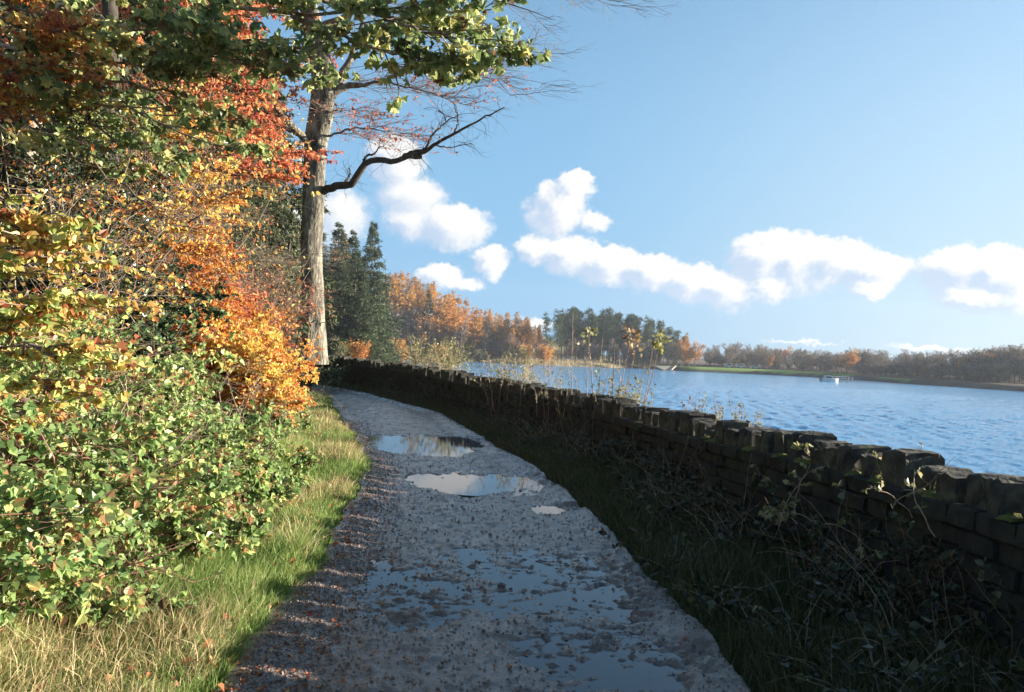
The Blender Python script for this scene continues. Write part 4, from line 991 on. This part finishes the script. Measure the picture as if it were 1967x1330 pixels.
# ------------------------------------------------------------------ moss cushions and litter
# fallen leaves and small stones strewn on the path
n = 2600; y = 2.6 * (28 / 2.6) ** R.uniform(0, 1, n); u = np.where(R.uniform(size=n) < .6, R.uniform(-.02, .16, n), R.uniform(0, 1, n)); x = xl(y) + u * (xr(y) - xl(y))
q = MB(); z = path_z(x, y) + .008
leaves(q, np.stack([x, y, z], 1), np.stack([R.normal(size=n), R.normal(size=n), R.normal(size=n) * .15], 1), np.stack([R.normal(size=n) * .3, R.normal(size=n) * .3, np.ones(n)], 1), R.uniform(.010, .034, n), OVL)
n = 900; y = 2.6 * (20 / 2.6) ** R.uniform(0, 1, n); sx = R.uniform(0, 1.8, n); x = xl(y) - sx; z = land(x, y) + R.uniform(.03, .11, n)
leaves(q, np.stack([x, y, z], 1), R.normal(size=(n, 3)), np.stack([R.normal(size=n) * .5 + .4, R.normal(size=n) * .5, np.ones(n)], 1), R.uniform(.02, .05, n), OVL)
tag(q.build('fallen_leaves', L_FALL), 'small brown and red leaf litter strewn along the path and its grass verge', 'leaf litter', kind='stuff')


def pebbles(n, y0, y1, s0, s1, ufun, name, mt, label):
    y = y0 * (y1 / y0) ** R.uniform(0, 1, n); u = ufun(n); x = xl(y) + u * (xr(y) - xl(y)); s = s0 * (s1 / s0) ** (R.uniform(0, 1, n) ** 2.2)
    ico = np.array([[0, 0, 1], [.9, 0, .3], [.28, .85, .3], [-.73, .53, .3], [-.73, -.53, .3], [.28, -.85, .3], [.6, .5, -.5], [-.3, .8, -.5], [-.8, -.1, -.5], [-.2, -.8, -.5], [.7, -.5, -.5]])
    fa = np.array([[0, 1, 2], [0, 2, 3], [0, 3, 4], [0, 4, 5], [0, 5, 1], [1, 6, 2], [2, 7, 3], [3, 8, 4], [4, 9, 5], [5, 10, 1], [2, 6, 7], [3, 7, 8], [4, 8, 9], [5, 9, 10], [1, 10, 6]])
    v = ico[None] * (1 + .25 * R.normal(size=(n, len(ico), 3))) * s[:, None, None] * R.uniform(.7, 1.5, (n, 1, 3)) * [1, 1, .7]
    v = v + np.stack([x, y, path_z(x, y) + .15 * s], 1)[:, None]
    q = MB(); q.add(v, (fa[None] + (np.arange(n) * len(ico))[:, None, None]).reshape(-1, 3), np.repeat(R.uniform(0, 1, n), len(ico)))
    return tag(q.build(name, mt), label, 'gravel', kind='stuff')


GRIT = noise_mat('path_grit', (.05, .04, .038), (.17, .135, .12), 30, 4, .55, 0, c3=(.26, .2, .17))
pebbles(30000, 2.5, 16, .0025, .011, lambda n: np.where(R.uniform(size=n) < .5, np.abs(R.normal(size=n)) * .09, R.uniform(0, 1, n)), 'gravel', GRIT, 'loose gravel and grit lying on the wet path')
for px, py, s, lb in [(962, 1123, .022, 'largest dark stone lying in the shallow puddle on the path'), (925, 1126, .012, 'small stone left of the largest stone in the puddle'), (1478, 1140 - 0, .012, 'small stone at the shaded edge of the path'), (1176, 1140, .012, 'small stone at the right of the shallow puddle'), (846, 1278, .012, 'small stone low in the middle of the path'), (942, 1028, .014, 'dark stone beyond the shallow puddle')]:
    p = on(px, py); q = MB(); k = 7
    th = np.linspace(.2, math.pi - .2, 5)[:, None]; ph = np.arange(9)[None] * 2 * math.pi / 9
    v = np.stack([np.sin(th) * np.cos(ph) * 1.3, np.sin(th) * np.sin(ph), np.cos(th) * .75 + 0 * ph], -1) * (1 + .16 * R.normal(size=(5, 9, 1))) * s
    v = v + [p[0], p[1], float(path_z(p[0], p[1])) + .35 * s]
    I = np.arange(45).reshape(5, 9); q.add(v, np.stack([I[:-1], np.roll(I[:-1], -1, 1), np.roll(I[1:], -1, 1), I[1:]], -1).reshape(-1, 4)); q.f[(9, 0)] = [I[0][::-1][None], I[-1][None]]
    tag(q.build('stone', GRIT, None, True), lb, 'stone')
for px, py, s, c, lb in [(395, 1268, .05, .35, 'red leaf caught upright in the near grass'), (1246, 1172, .035, .75, 'orange leaf floating at the right of the puddle'), (345, 1300, .07, .2, 'dark red dead leaf on straw at the bottom left'), (640, 1050, .05, .1, 'reddish leaf at the grass edge of the path')]:
    p = on(px, py, .03); x, y = p[0], p[1]; z = max(gz(x, y) + (.07 if px < 500 else .01), float(path_z(x, y)) + .008 if px > 500 else -9)
    q = MB(); leaves(q, np.array([[x, y, z]]), np.array([[.2, .1, .8 if px == 395 else .05]]), np.array([[.5, -.8, .3 if px == 395 else 2]]), s, OVL, np.array([c]))
    tag(q.build('fallen_leaf', L_BEECH_R if px == 395 else L_FALL), lb, 'leaf')
# ------------------------------------------------------------------ far shore: trees
L_LARCH = leaf_mat('larch_needle', [(0, (0.325, 0.155, 0.043)), (.5, (0.585, 0.309, 0.072)), (1, (0.747, 0.473, 0.114))], .3, .6, .2)
L_OAK = leaf_mat('autumn_oak_leaf', [(0, (0.325, 0.127, 0.043)), (.5, (0.617, 0.291, 0.072)), (1, (0.780, 0.455, 0.100))], .3, .6, .2)
L_OLIVE = leaf_mat('olive_leaf', [(0, (0.078, 0.078, 0.039)), (.5, (0.156, 0.150, 0.065)), (1, (0.286, 0.260, 0.117))], .25, .6, .2)
L_PINE = leaf_mat('pine_needle', [(0, (0.025, 0.044, 0.021)), (.5, (0.049, 0.081, 0.035)), (1, (0.099, 0.137, 0.059))], .15, .6, .2)
L_TWIG = leaf_mat('fine_twig', [(0, (0.134, 0.107, 0.091)), (.5, (0.235, 0.187, 0.159)), (1, (0.375, 0.299, 0.242))], .2, .7, .15)
BARK_F = noise_mat('far_bark', (.08, .065, .055), (.2, .165, .135), 2, 4, .9, 0)
PROTO = {}


def proto(name, kind, fn, lm, n=3, first_part='trunk'):
    PROTO[kind] = []
    for k in range(n):
        t = thing(name, 'x', 'tree', (0, 0, 0)); w, l = MB(), MB(); fn(w, l)
        w.build('trunk', BARK_F, t, False, np.zeros(3)); l.build('crown', lm, t, False, np.zeros(3)); PROTO[kind].append([t, 0])


def f_spruce(w, l): conifer(w, l, (0, 0, 0), 1.0 * 18, 4.7, .03, 34, 7, 10, .46, nl=8, droop=.25, lift=.08, taper=1.05, width=.2, cr=(.05, .8))
def f_larch(w, l): conifer(w, l, (0, 0, 0), 18, 3.8, .10, 26, 5, 8, .5, nl=6, droop=.1, lift=.25, taper=.85, width=.26, cr=(.2, .9))
def f_pine(w, l):
    h = 18; conifer(w, l, (0, 0, 0), h, .9, .2, 5, 2, 2, .3, nl=2, tr_=.011)
    n = 44; z = h * R.uniform(.28, .98, n); a = R.uniform(0, 6.28, n); L_ = 2.6 * (1.15 - (z / h - .45)) * R.uniform(.5, 1.1, n)
    br = grow(np.stack([0 * z, 0 * z, z], 1), np.stack([np.cos(a), np.sin(a), np.full(n, .35)], 1), L_, 5, .12, .05); tubes(w, br, .06, .02, 3)
    c = R.uniform(.1, .9, n); m = 48
    ctr = np.repeat(br[:, 3:].mean(1), m, 0); p = ctr + R.normal(size=ctr.shape) * np.array([.62, .62, .34]) * np.repeat(L_ / 1.8, m)[:, None]
    leaves(l, p, norm(p - ctr + [0, 0, .4]) + R.normal(size=p.shape) * .5, R.normal(size=p.shape), R.uniform(.3, .65, len(p)), (NDL[0] * [1.6, 1, 1], NDL[1]), np.clip(np.repeat(c, m) + R.normal(size=len(p)) * .15, 0, 1))
def f_decid(leafn, twigs, h=14, spread=1.0, sz=.34):
    def fn(w, l):
        tp = np.array([[0, 0, 0], [.1, 0, h * .25], [0, .1, h * .5], [.1, .1, h * .8]]); tubes(w, resample(tp, 8, .06), h * .018, h * .006, 6)
        n = 15; z = h * R.uniform(.14, .72, n); a = R.uniform(0, 6.28, n)
        p1 = grow(np.stack([0 * z, 0 * z, z], 1), np.stack([np.cos(a), np.sin(a), np.full(n, .9)], 1), h * R.uniform(.22, .42, n) * spread, 7, .16, .06); tubes(w, p1, h * .006, h * .002, 4)
        s, d, i1, t = sprout(p1, 8, .15, 1, (25, 60)); p2 = grow(s, d, h * R.uniform(.08, .2, len(s)), 5, .16, .04); tubes(w, p2, .035, .015, 3)
        s, d, i2, t = sprout(p2, twigs, .1, 1, (20, 60))
        c = R.uniform(.1, .9, n)[i1[i2]]
        leaves(l, s, d + [0, 0, .15], R.normal(size=s.shape), R.uniform(.5, 1.3, len(s)) * h / 14, (NDL[0] * [.32, 1, 1], NDL[1]), np.clip(c + R.normal(size=len(s)) * .2, 0, 1), 0)
        if leafn:
            s, d, i3, t = sprout(p2, leafn, .1, 1, (20, 80)); s = s + R.normal(size=s.shape) * .35
            leaves(l, s, d, R.normal(size=s.shape) + [0, 0, .5], sz * R.uniform(.6, 1.4, len(s)), DIA, np.clip(c[0] * 0 + R.uniform(.1, .9, n)[i1[i3]] + R.normal(size=len(s)) * .2, 0, 1), 1)
    return fn
def proto2(name, kind, fn, mats, n=3):
    PROTO[kind] = []
    for k in range(n):
        t = thing(name, 'x', 'tree', (0, 0, 0)); w, l = MB(), MB(); fn(w, l)
        w.build('trunk', BARK_F, t, False, np.zeros(3)); l.build('crown', mats, t, False, np.zeros(3)); PROTO[kind].append([t, 0])


proto('spruce_tree', 'spruce', f_spruce, L_CON, 3)
proto('larch_tree', 'larch', f_larch, L_LARCH, 4)
proto('pine_tree', 'pine', f_pine, L_PINE, 5)
proto2('bare_tree', 'bare', f_decid(0, 9, 14), [L_TWIG, L_OLIVE], 4)
proto2('olive_tree', 'olive', f_decid(7, 6, 13, 1.0), [L_TWIG, L_OLIVE], 3)
proto2('oak_tree', 'oak', f_decid(22, 5, 12, 1.05, .42), [L_TWIG, L_OAK], 3)
proto2('shrub', 'bush', f_decid(14, 8, 5, 1.5, .3), [L_TWIG, L_OLIVE], 3)
proto2('shrub', 'rustbush', f_decid(16, 8, 5, 1.5, .3), [L_TWIG, L_OAK], 2)
BASE_H = dict(spruce=18, larch=18, pine=18.3, bare=15.5, olive=14.5, oak=13.3, bush=7.0, rustbush=7.0)


def plant(kind, px, Y, top, label, group=None, wide=1.0, cat=None):
    """a tree whose foot stands at distance Y on the bearing of px and whose tip reaches the height seen at row top"""
    b = at(px, 690, Y); x = b[0]; z = gz(x, Y); h = max(2.0, at(px, top, Y)[2] - z)
    s = h / BASE_H[kind]; k = int(R.integers(len(PROTO[kind]))); pr = PROTO[kind][k]; ws = max(s, .55) * wide * R.uniform(.85, 1.15)
    loc = (x, Y, z - .1); rz = R.uniform(0, 6.28); sc = (ws, ws, s)
    if pr[1] == 0:
        pr[1] = 1; o = pr[0]; o.location = loc; o.rotation_euler = (0, 0, rz); o.scale = sc; KIDS.setdefault(o.name, list(o.children)); o['label'] = label
        if group: o['group'] = group
        if cat: o['category'] = cat
    else:
        o = copy_tree(pr[0], loc, rz, sc, label, group)
        if not group and 'group' in o: del o['group']
        o['category'] = cat or 'tree'
    return o


crest = lambda px: np.interp(px, [640, 735, 770, 830, 870, 910, 950, 980, 1010, 1045], [510, 522, 522, 543, 562, 584, 600, 598, 603, 636])
# spruces at the foot of the wooded bank (about 110 m)
for px, Y, tp, wd, lb in [(706, 112, 424, .95, 'tallest dark spruce, its bare spire standing clear of the hill'), (668, 118, 440, .8, 'slim spruce tip left of the tallest spruce'), (640, 116, 425, .9, 'dark spruce close beside the beech trunk'), (676, 104, 482, 1.15, 'broad grey green spruce in front of the tallest one'),
                          (715, 106, 520, 1.0, 'lower spruce at the right edge of the spruce clump'), (648, 102, 500, 1.1, 'full bottomed spruce at the left of the spruce clump'), (690, 100, 540, 1.0, 'short dense spruce at the foot of the clump'), (600, 120, 430, 1.1, 'spruce behind the big beech trunk')]:
    plant('spruce', px, Y, tp, lb, None, wd * 1.25)
plant('larch', 650, 124, 446, 'golden larch spray glowing just right of the beech trunk', None, .8); plant('larch', 634, 126, 462, 'golden larch half hidden by the beech trunk', None, .8)
plant('larch', 560, 80, 430, 'golden larch seen left of the beech trunk', None, .9)
for k in range(48):
    px = R.uniform(735, 1042); plant('larch' if R.uniform() < .8 else 'bare', px, R.uniform(312, 345), crest(px) + R.uniform(-3, 10), 'orange larch on the crest of the wooded hill against the sky' if 1 else '', 'larches along the crest of the hill', 1.0)
for k in range(70):
    px = R.uniform(735, 1042); c = crest(px); kind = R.choice(['larch', 'olive', 'bare', 'oak'], p=[.5, .15, .17, .18])
    plant(kind, px, R.uniform(294, 312), c + R.uniform(12, 50) * (680 - c) / 130, {'larch': 'orange larch midway down the wooded hill', 'olive': 'greenish thin tree midway down the wooded hill', 'bare': 'leafless tree midway down the wooded hill', 'oak': 'russet leaved tree midway down the wooded hill'}[kind], 'trees midway down the wooded hill', 1.0)
for k in range(38):
    px = R.uniform(745, 1045); c = crest(px); kind = R.choice(['bare', 'oak', 'olive', 'larch'], p=[.42, .25, .15, .18])
    plant(kind, px, R.uniform(286, 293), c + R.uniform(45, 75) * (680 - c) / 130, {'larch': 'small orange larch in the front row above the reeds', 'olive': 'greenish small tree in the front row above the reeds', 'bare': 'pale leafless tree in the front row above the reeds', 'oak': 'russet small tree in the front row above the reeds'}[kind], 'front row of trees above the reeds', 1.0)
plant('spruce', 818, 290, 556, 'single dark spruce standing among the orange larches', None, 1.0); plant('spruce', 735, 200, 548, 'grey green spruce where the larch hill begins', None, .8)
for px, Y, tp in [(760, 160, 640), (800, 200, 650), (840, 230, 655), (690, 96, 640), (650, 92, 635), (725, 120, 640), (880, 275, 660), (920, 278, 662), (985, 280, 664), (1010, 281, 655), (1045, 283, 650), (770, 190, 655)]:
    plant(R.choice(['bush', 'bush', 'rustbush']), px, Y, tp, 'scrubby bush between the reed bank and the trees', 'scrub along the reed bank', 1.0, 'bush')
# pine grove
ptop = lambda px: np.interp(px, [1050, 1075, 1110, 1160, 1200, 1240, 1280, 1315, 1330], [606, 600, 596, 598, 604, 612, 625, 645, 668])
plant('pine', 1048, 296, 602, 'lone pine standing apart at the left end of the grove', None, .8)
plant('pine', 1068, 298, 597, 'thin pine second from the left end of the grove', None, .8)
for k in range(70):
    px = R.uniform(1072, 1318); plant('pine', px, R.uniform(322, 345), ptop(px) + R.uniform(-6, 14), 'tall dark pine in the grove across the water', 'pines of the grove across the water', .78)
for k in range(40):
    px = R.uniform(1085, 1318); plant('pine', px, R.uniform(316, 322), ptop(px) + R.uniform(6, 34), 'shorter pine at the front of the grove across the water', 'pines at the front of the grove', .9)
for k in range(46):
    px = R.uniform(1050, 1325); plant(R.choice(['bare', 'olive', 'bush']), px, R.uniform(306, 315), R.uniform(645, 676), 'low understorey tree at the feet of the pines', 'understorey below the pines', .9)
plant('oak', 1205, 314, 662, 'russet beech bush glowing at the foot of the pines', None, 1.3); plant('oak', 1222, 314, 672, 'smaller russet bush at the foot of the pines', None, 1.2)
plant('oak', 1335, 292, 652, 'orange tree at the right end of the pine grove', None, 1.1); plant('oak', 1322, 296, 662, 'orange tree half in front of the last pines', None, 1.0); plant('oak', 1312, 310, 640, 'russet tip showing behind the last pines', None, .8)
# right hand woods
rtop = lambda px: np.interp(px, [1350, 1400, 1450, 1500, 1560, 1640, 1700, 1760, 1820, 1880, 1967, 2100, 2400], [674, 657, 664, 668, 672, 671, 674, 676, 675, 669, 659, 652, 645])
dist = lambda px: np.interp(px, [1350, 1500, 1600, 1700, 1850, 1967, 2400], [312, 304, 286, 258, 224, 206, 190])
for k in range(165):
    px = R.uniform(1355, 2080); kind = R.choice(['bare', 'olive', 'oak'], p=[.78, .19, .03])
    plant(kind, px, dist(px) + R.uniform(16, 46), rtop(px) + R.uniform(-5, 9), {'bare': 'leafless grey brown tree in the wood along the right shore', 'olive': 'dull olive tree in the wood along the right shore', 'oak': 'russet tree in the wood along the right shore'}[kind], {'bare': 'leafless trees along the right shore', 'olive': 'olive trees along the right shore', 'oak': 'russet trees along the right shore'}[kind], 1.15)
for k in range(70):
    px = R.uniform(1355, 2080)
    plant('bare', px, dist(px) + R.uniform(48, 90), rtop(px) + R.uniform(-4, 3), 'leafless tree at the back of the right shore wood', 'leafless trees at the back of the right shore wood', 1.2)
for k in range(95):
    px = R.uniform(1380, 2080); kind = R.choice(['bare', 'bush', 'olive'], p=[.5, .3, .2])
    plant(kind, px, dist(px) + R.uniform(6, 15), rtop(px) + R.uniform(14, 34), 'low grey brown scrub tree in front of the right shore wood', 'scrub in front of the right shore wood', 1.1)
for px, Y, tp, kind, lb, wd in [(1628, 288, 668, 'oak', 'bright orange oak standing out above the right shore wood', 1.5), (1480, 306, 680, 'oak', 'small red orange tree behind the green bank', .7), (1755, 240, 716, 'rustbush', 'small orange bush low on the right shore', .7), (1400, 308, 660, 'bare', 'tall bare tree behind the left end of the green bank', .9), (1495, 308, 668, 'olive', 'dome shaped olive tree behind the green bank', 1.0),
                                (1860, 226, 712, 'bush', 'yellowish bush on the right shore slope', 1.6), (1930, 212, 705, 'bush', 'pale green bush near the right edge of the far shore', 1.8)]:
    plant(kind, px, Y, tp, lb, None, wd, 'bush' if 'bush' in kind else None)
for k, o in list(PROTO.items()):
    for t, used in o:
        if not used:
            for c_ in list(t.children): bpy.data.objects.remove(c_)
            bpy.data.objects.remove(t)

# ------------------------------------------------------------------ reeds on the head of the lake
L_REED = leaf_mat('reed_blade', [(0, (.20, .15, .08)), (.5, (.36, .28, .16)), (1, (.48, .40, .25))], .25, .7, .15)
n = 42000; x = R.uniform(-75, 58, n); y = R.uniform(95, 312, n); d = lake_d(x, y); k = (d > -.6) & (d < 26 * (.25 + np.abs(fbm(x * .05, y * .05, 95)) * 2)) & (x < 50); x, y = x[k], y[k]
q = MB(); z = land(x, y); nn = len(x); blades(q, np.stack([x, y, z - .1], 1), R.uniform(.6, 1.5, nn), np.full(nn, .10), R.normal(size=(nn, 3)) * [.2, .2, 0], R.uniform(0, 1, nn))
tag(q.build('reeds', L_REED), 'pale straw coloured reeds fringing the far left shore', 'reeds', kind='stuff')

# ------------------------------------------------------------------ small built things on the far shore
WHITE = noise_mat('white_paint', (.42, .42, .41), (.55, .55, .54), 3, 3, .5, 0)
GREYW = noise_mat('weathered_timber', (.20, .17, .14), (.36, .32, .27), 4, 4, .85, 0)
CONC = noise_mat('pale_concrete', (.26, .22, .16), (.40, .35, .26), 2, 4, .9, 0)
GLASS = noise_mat('dark_glass', (.02, .025, .03), (.04, .045, .05), 2, 2, .15, 0)
RUBBER = noise_mat('dark_rubber', (.015, .015, .015), (.03, .03, .03), 2, 2, .8, 0)
STEEL = noise_mat('galvanised_steel', (.35, .36, .37), (.5, .5, .5), 3, 2, .45, 0)


def box(q, c, s, rot=0.0, bev=.0):
    c = np.asarray(c, float); h = np.asarray(s, float) / 2; b = bev
    v = []
    for z in (-1, 1):
        for k, (sx, sy) in enumerate([(-1, -1), (1, -1), (1, 1), (-1, 1)]):
            v.append([sx * (h[0] - (b if z > 0 else 0)), sy * (h[1] - (b if z > 0 else 0)), z * h[2]])
    v = np.array(v); cr, sr = math.cos(rot), math.sin(rot); v = np.stack([v[:, 0] * cr - v[:, 1] * sr, v[:, 0] * sr + v[:, 1] * cr, v[:, 2]], 1) + c
    q.add(v, [[3, 2, 1, 0], [4, 5, 6, 7], [0, 1, 5, 4], [1, 2, 6, 5], [2, 3, 7, 6], [3, 0, 4, 7]])


# jetty with a railing and a small white cabin at the right shore
jp = on(1588, 731, WATER_Z + .3); jq = on(1636, 733, WATER_Z + .3); d = (jq - jp)[:2]; ln = np.linalg.norm(d); rot = math.atan2(d[1], d[0]); jm = (jp + jq) / 2
jt = thing('jetty', 'small pale landing stage with rails standing in the water by the right shore', 'jetty', (jm[0], jm[1], WATER_Z))
q = MB(); box(q, (jm[0], jm[1], WATER_Z + .42), (ln, 2.2, .16), rot); q.build('deck', GREYW, jt)
for k in range(8):
    f = (k + .5) / 8 - .5; p = jm[:2] + d * f
    for sd_ in (-1, 1):
        o = p + np.array([-d[1], d[0]]) / ln * 1.0 * sd_; q = MB(); tubes(q, np.array([[o[0], o[1], WATER_Z - 1.2], [o[0], o[1], WATER_Z + 1.55]]), .07, .07, 6); q.build('post', GREYW if k % 2 else WHITE, jt)
for sd_ in (-1, 1):
    for zz_ in (1.0, 1.5):
        o = np.array([-d[1], d[0]]) / ln * sd_; q = MB(); tubes(q, np.array([[*(jp[:2] + o), WATER_Z + zz_], [*(jq[:2] + o), WATER_Z + zz_]]), .045, .045, 5); q.build('rail', WHITE, jt)
bt = thing('boat', 'little white cabin boat tied at the left end of the landing stage', 'boat', (jp[0] - .2, jp[1] - 2.2, WATER_Z))
q = MB(); xs = np.linspace(-2.4, 2.4, 9); hull = []
for xx in xs:
    wdt = .95 * (1 - max(0, xx / 2.4) ** 3 * .95); hull.append([[xx, -wdt, .75 + .12 * max(0, xx)], [xx, -wdt * .75, -.15], [xx, 0, -.35], [xx, wdt * .75, -.15], [xx, wdt, .75 + .12 * max(0, xx)]])
hull = np.array(hull) + [jp[0] - .2, jp[1] - 2.2, WATER_Z]; I = np.arange(45).reshape(9, 5)
q.add(hull, np.stack([I[:-1, :-1], I[:-1, 1:], I[1:, 1:], I[1:, :-1]], -1).reshape(-1, 4)); q.add(hull[:, [0, 4]], np.stack([np.arange(0, 16, 2), np.arange(1, 17, 2), np.arange(3, 19, 2), np.arange(2, 18, 2)], 1)); q.build('hull', WHITE, bt)
q = MB(); box(q, (jp[0] - .7, jp[1] - 2.2, WATER_Z + 1.2), (1.9, 1.4, .95), 0, .15); cb_ = q.build('cabin', WHITE, bt)
q = MB(); box(q, (jp[0] - .7, jp[1] - 2.93, WATER_Z + 1.25), (1.4, .06, .4)); q.build('window', GLASS, bt)

# parked vans among the trees
for px, py, Y, lb, w_ in [(1091, 683, 303, 'white van parked on the track left of the pines', 4.6), (1060, 684, 303, 'small white car parked left of the white van', 3.6), (1400, 708, 306, 'white van parked under the bare trees', 3.6), (1422, 710, 306, 'pale caravan beside the van under the bare trees', 4.0), (1450, 712, 305, 'white car parked right of the pale caravan', 3.8)]:
    p = at(px, py, Y); x = p[0]; z = gz(x, Y); van = 'car' not in lb.split() ; hh = 1.7 if van else 1.3
    t = thing('parked_van' if 'van ' in lb and 'cara' not in lb.split('parked')[0] else 'parked_caravan' if lb.startswith('pale') else 'parked_car', lb, 'van' if van and not lb.startswith('pale') else 'caravan' if van else 'car', (x, Y, z))
    q = MB(); prof = np.array([(-.5, .25), (.5, .25), (.5, .55), (.36, .6), (.24, 1.0), (-.48, 1.0), (-.5, .9)]) if not van else np.array([(-.5, .18), (.5, .18), (.5, .5), (.42, .58), (.32, 1.0), (-.48, 1.0), (-.5, .9)])
    pts = np.concatenate([np.stack([prof[:, 0] * w_ + x, np.full(7, Y + s_ * .9), z + prof[:, 1] * hh], 1) for s_ in (-1, 1)]); k = np.arange(7)
    q.add(pts, np.stack([k, (k + 1) % 7, 7 + (k + 1) % 7, 7 + k], 1)); q.f[(7, 0)] = [k[::-1][None], (k + 7)[None]]; q.build('body', WHITE, t)
    q = MB(); box(q, (x - .02 * w_, Y - .93, z + hh * .77), (w_ * .55, .05, hh * .22)); q.build('window', GLASS, t)
    for s_ in (-.3, .3):
        q = MB(); a = np.linspace(0, 2 * math.pi, 14)[:-1]; c_ = np.stack([x + s_ * w_ + .33 * np.cos(a), np.full(13, Y - .95), z + .33 + .33 * np.sin(a)], 1); q.add(np.concatenate([c_, c_ + [0, .3, 0]]), np.stack([np.arange(13), (np.arange(13) + 1) % 13, 13 + (np.arange(13) + 1) % 13, 13 + np.arange(13)], 1)); q.f[(13, 0)] = [np.arange(13)[::-1][None]]; q.build('wheel', RUBBER, t)

# post and rail fence along the track
fa, fb = at(985, 690, 292), at(1160, 694, 300); fn_ = 22
ft = thing('post_fence', 'low timber post and rail fence along the far track left of the pines', 'fence', (fa[0], fa[1], gz(fa[0], fa[1])))
pts = []
for k in range(fn_):
    f = k / (fn_ - 1); p = fa + (fb - fa) * f; z = gz(p[0], p[1]); pts.append([p[0], p[1], z]); q = MB(); box(q, (p[0], p[1], z + .55), (.16, .16, 1.3)); q.build('post', GREYW, ft)
pts = np.array(pts)
for zz_ in (.55, 1.05):
    q = MB(); tubes(q, pts + [0, -.1, zz_], .06, .06, 5); q.build('rail', GREYW, ft)
# concrete outfall apron in the dark embankment and pale stone block on the shore
p = on(1281, 712, WATER_Z); t = thing('outfall_apron', 'pale concrete outfall shaped like an upturned triangle in the dark bank', 'outfall', (p[0], p[1], WATER_Z))
q = MB(); v = np.array([[-3.6, 5.0, 1.5], [3.6, 5.0, 1.5], [1.2, 0, -.1], [-1.2, 0, -.1]]); v2 = v + [0, .5, -.5]; q.add(np.concatenate([v, v2]) + [p[0], p[1], WATER_Z + .15], [[3, 2, 1, 0], [4, 5, 6, 7], [0, 1, 5, 4], [1, 2, 6, 5], [2, 3, 7, 6], [3, 0, 4, 7]]); q.build('apron', CONC, t)
for s_ in (-1, 1):
    q = MB(); tubes(q, np.array([[p[0] + s_ * 4.4, p[1] + 5.4, WATER_Z + 1.8], [p[0] + s_ * 1.6, p[1] - .2, WATER_Z + .2]]), .28, .28, 6); q.build('kerb', CONC, t)
p = on(977, 696, WATER_Z); z = gz(p[0], p[1] + 3); t = thing('stone_block', 'pale stone block at the water edge of the reed bank', 'stone block', (p[0], p[1] + 3, z))
q = MB(); box(q, (p[0], p[1] + 3, z + .9), (4.2, 1.6, 2.0), .1, .15); q.build('block', CONC, t); q = MB(); box(q, (p[0] - 1.6, p[1] + 3, z + 2.2), (.5, .5, .9), .1, .05); q.build('pillar', CONC, t)

# ------------------------------------------------------------------ hazy November air
if HAZE > 0:
    q = MB(); lo3, hi3 = np.array([-520, -420, -9.0]), np.array([620, 700, 60.0]); box(q, (lo3 + hi3) / 2, hi3 - lo3)
    m, nt, N = mat('haze_air'); pv = N('ShaderNodeVolumePrincipled'); pv.inputs['Color'].default_value = (.78, .86, 1, 1); pv.inputs['Density'].default_value = HAZE; pv.inputs['Anisotropy'].default_value = .2
    nt.links.new(pv.outputs[0], N('ShaderNodeOutputMaterial').inputs['Volume'])
    tag(q.build('haze', m), 'pale haze in the air over the lake', 'haze', kind='stuff')
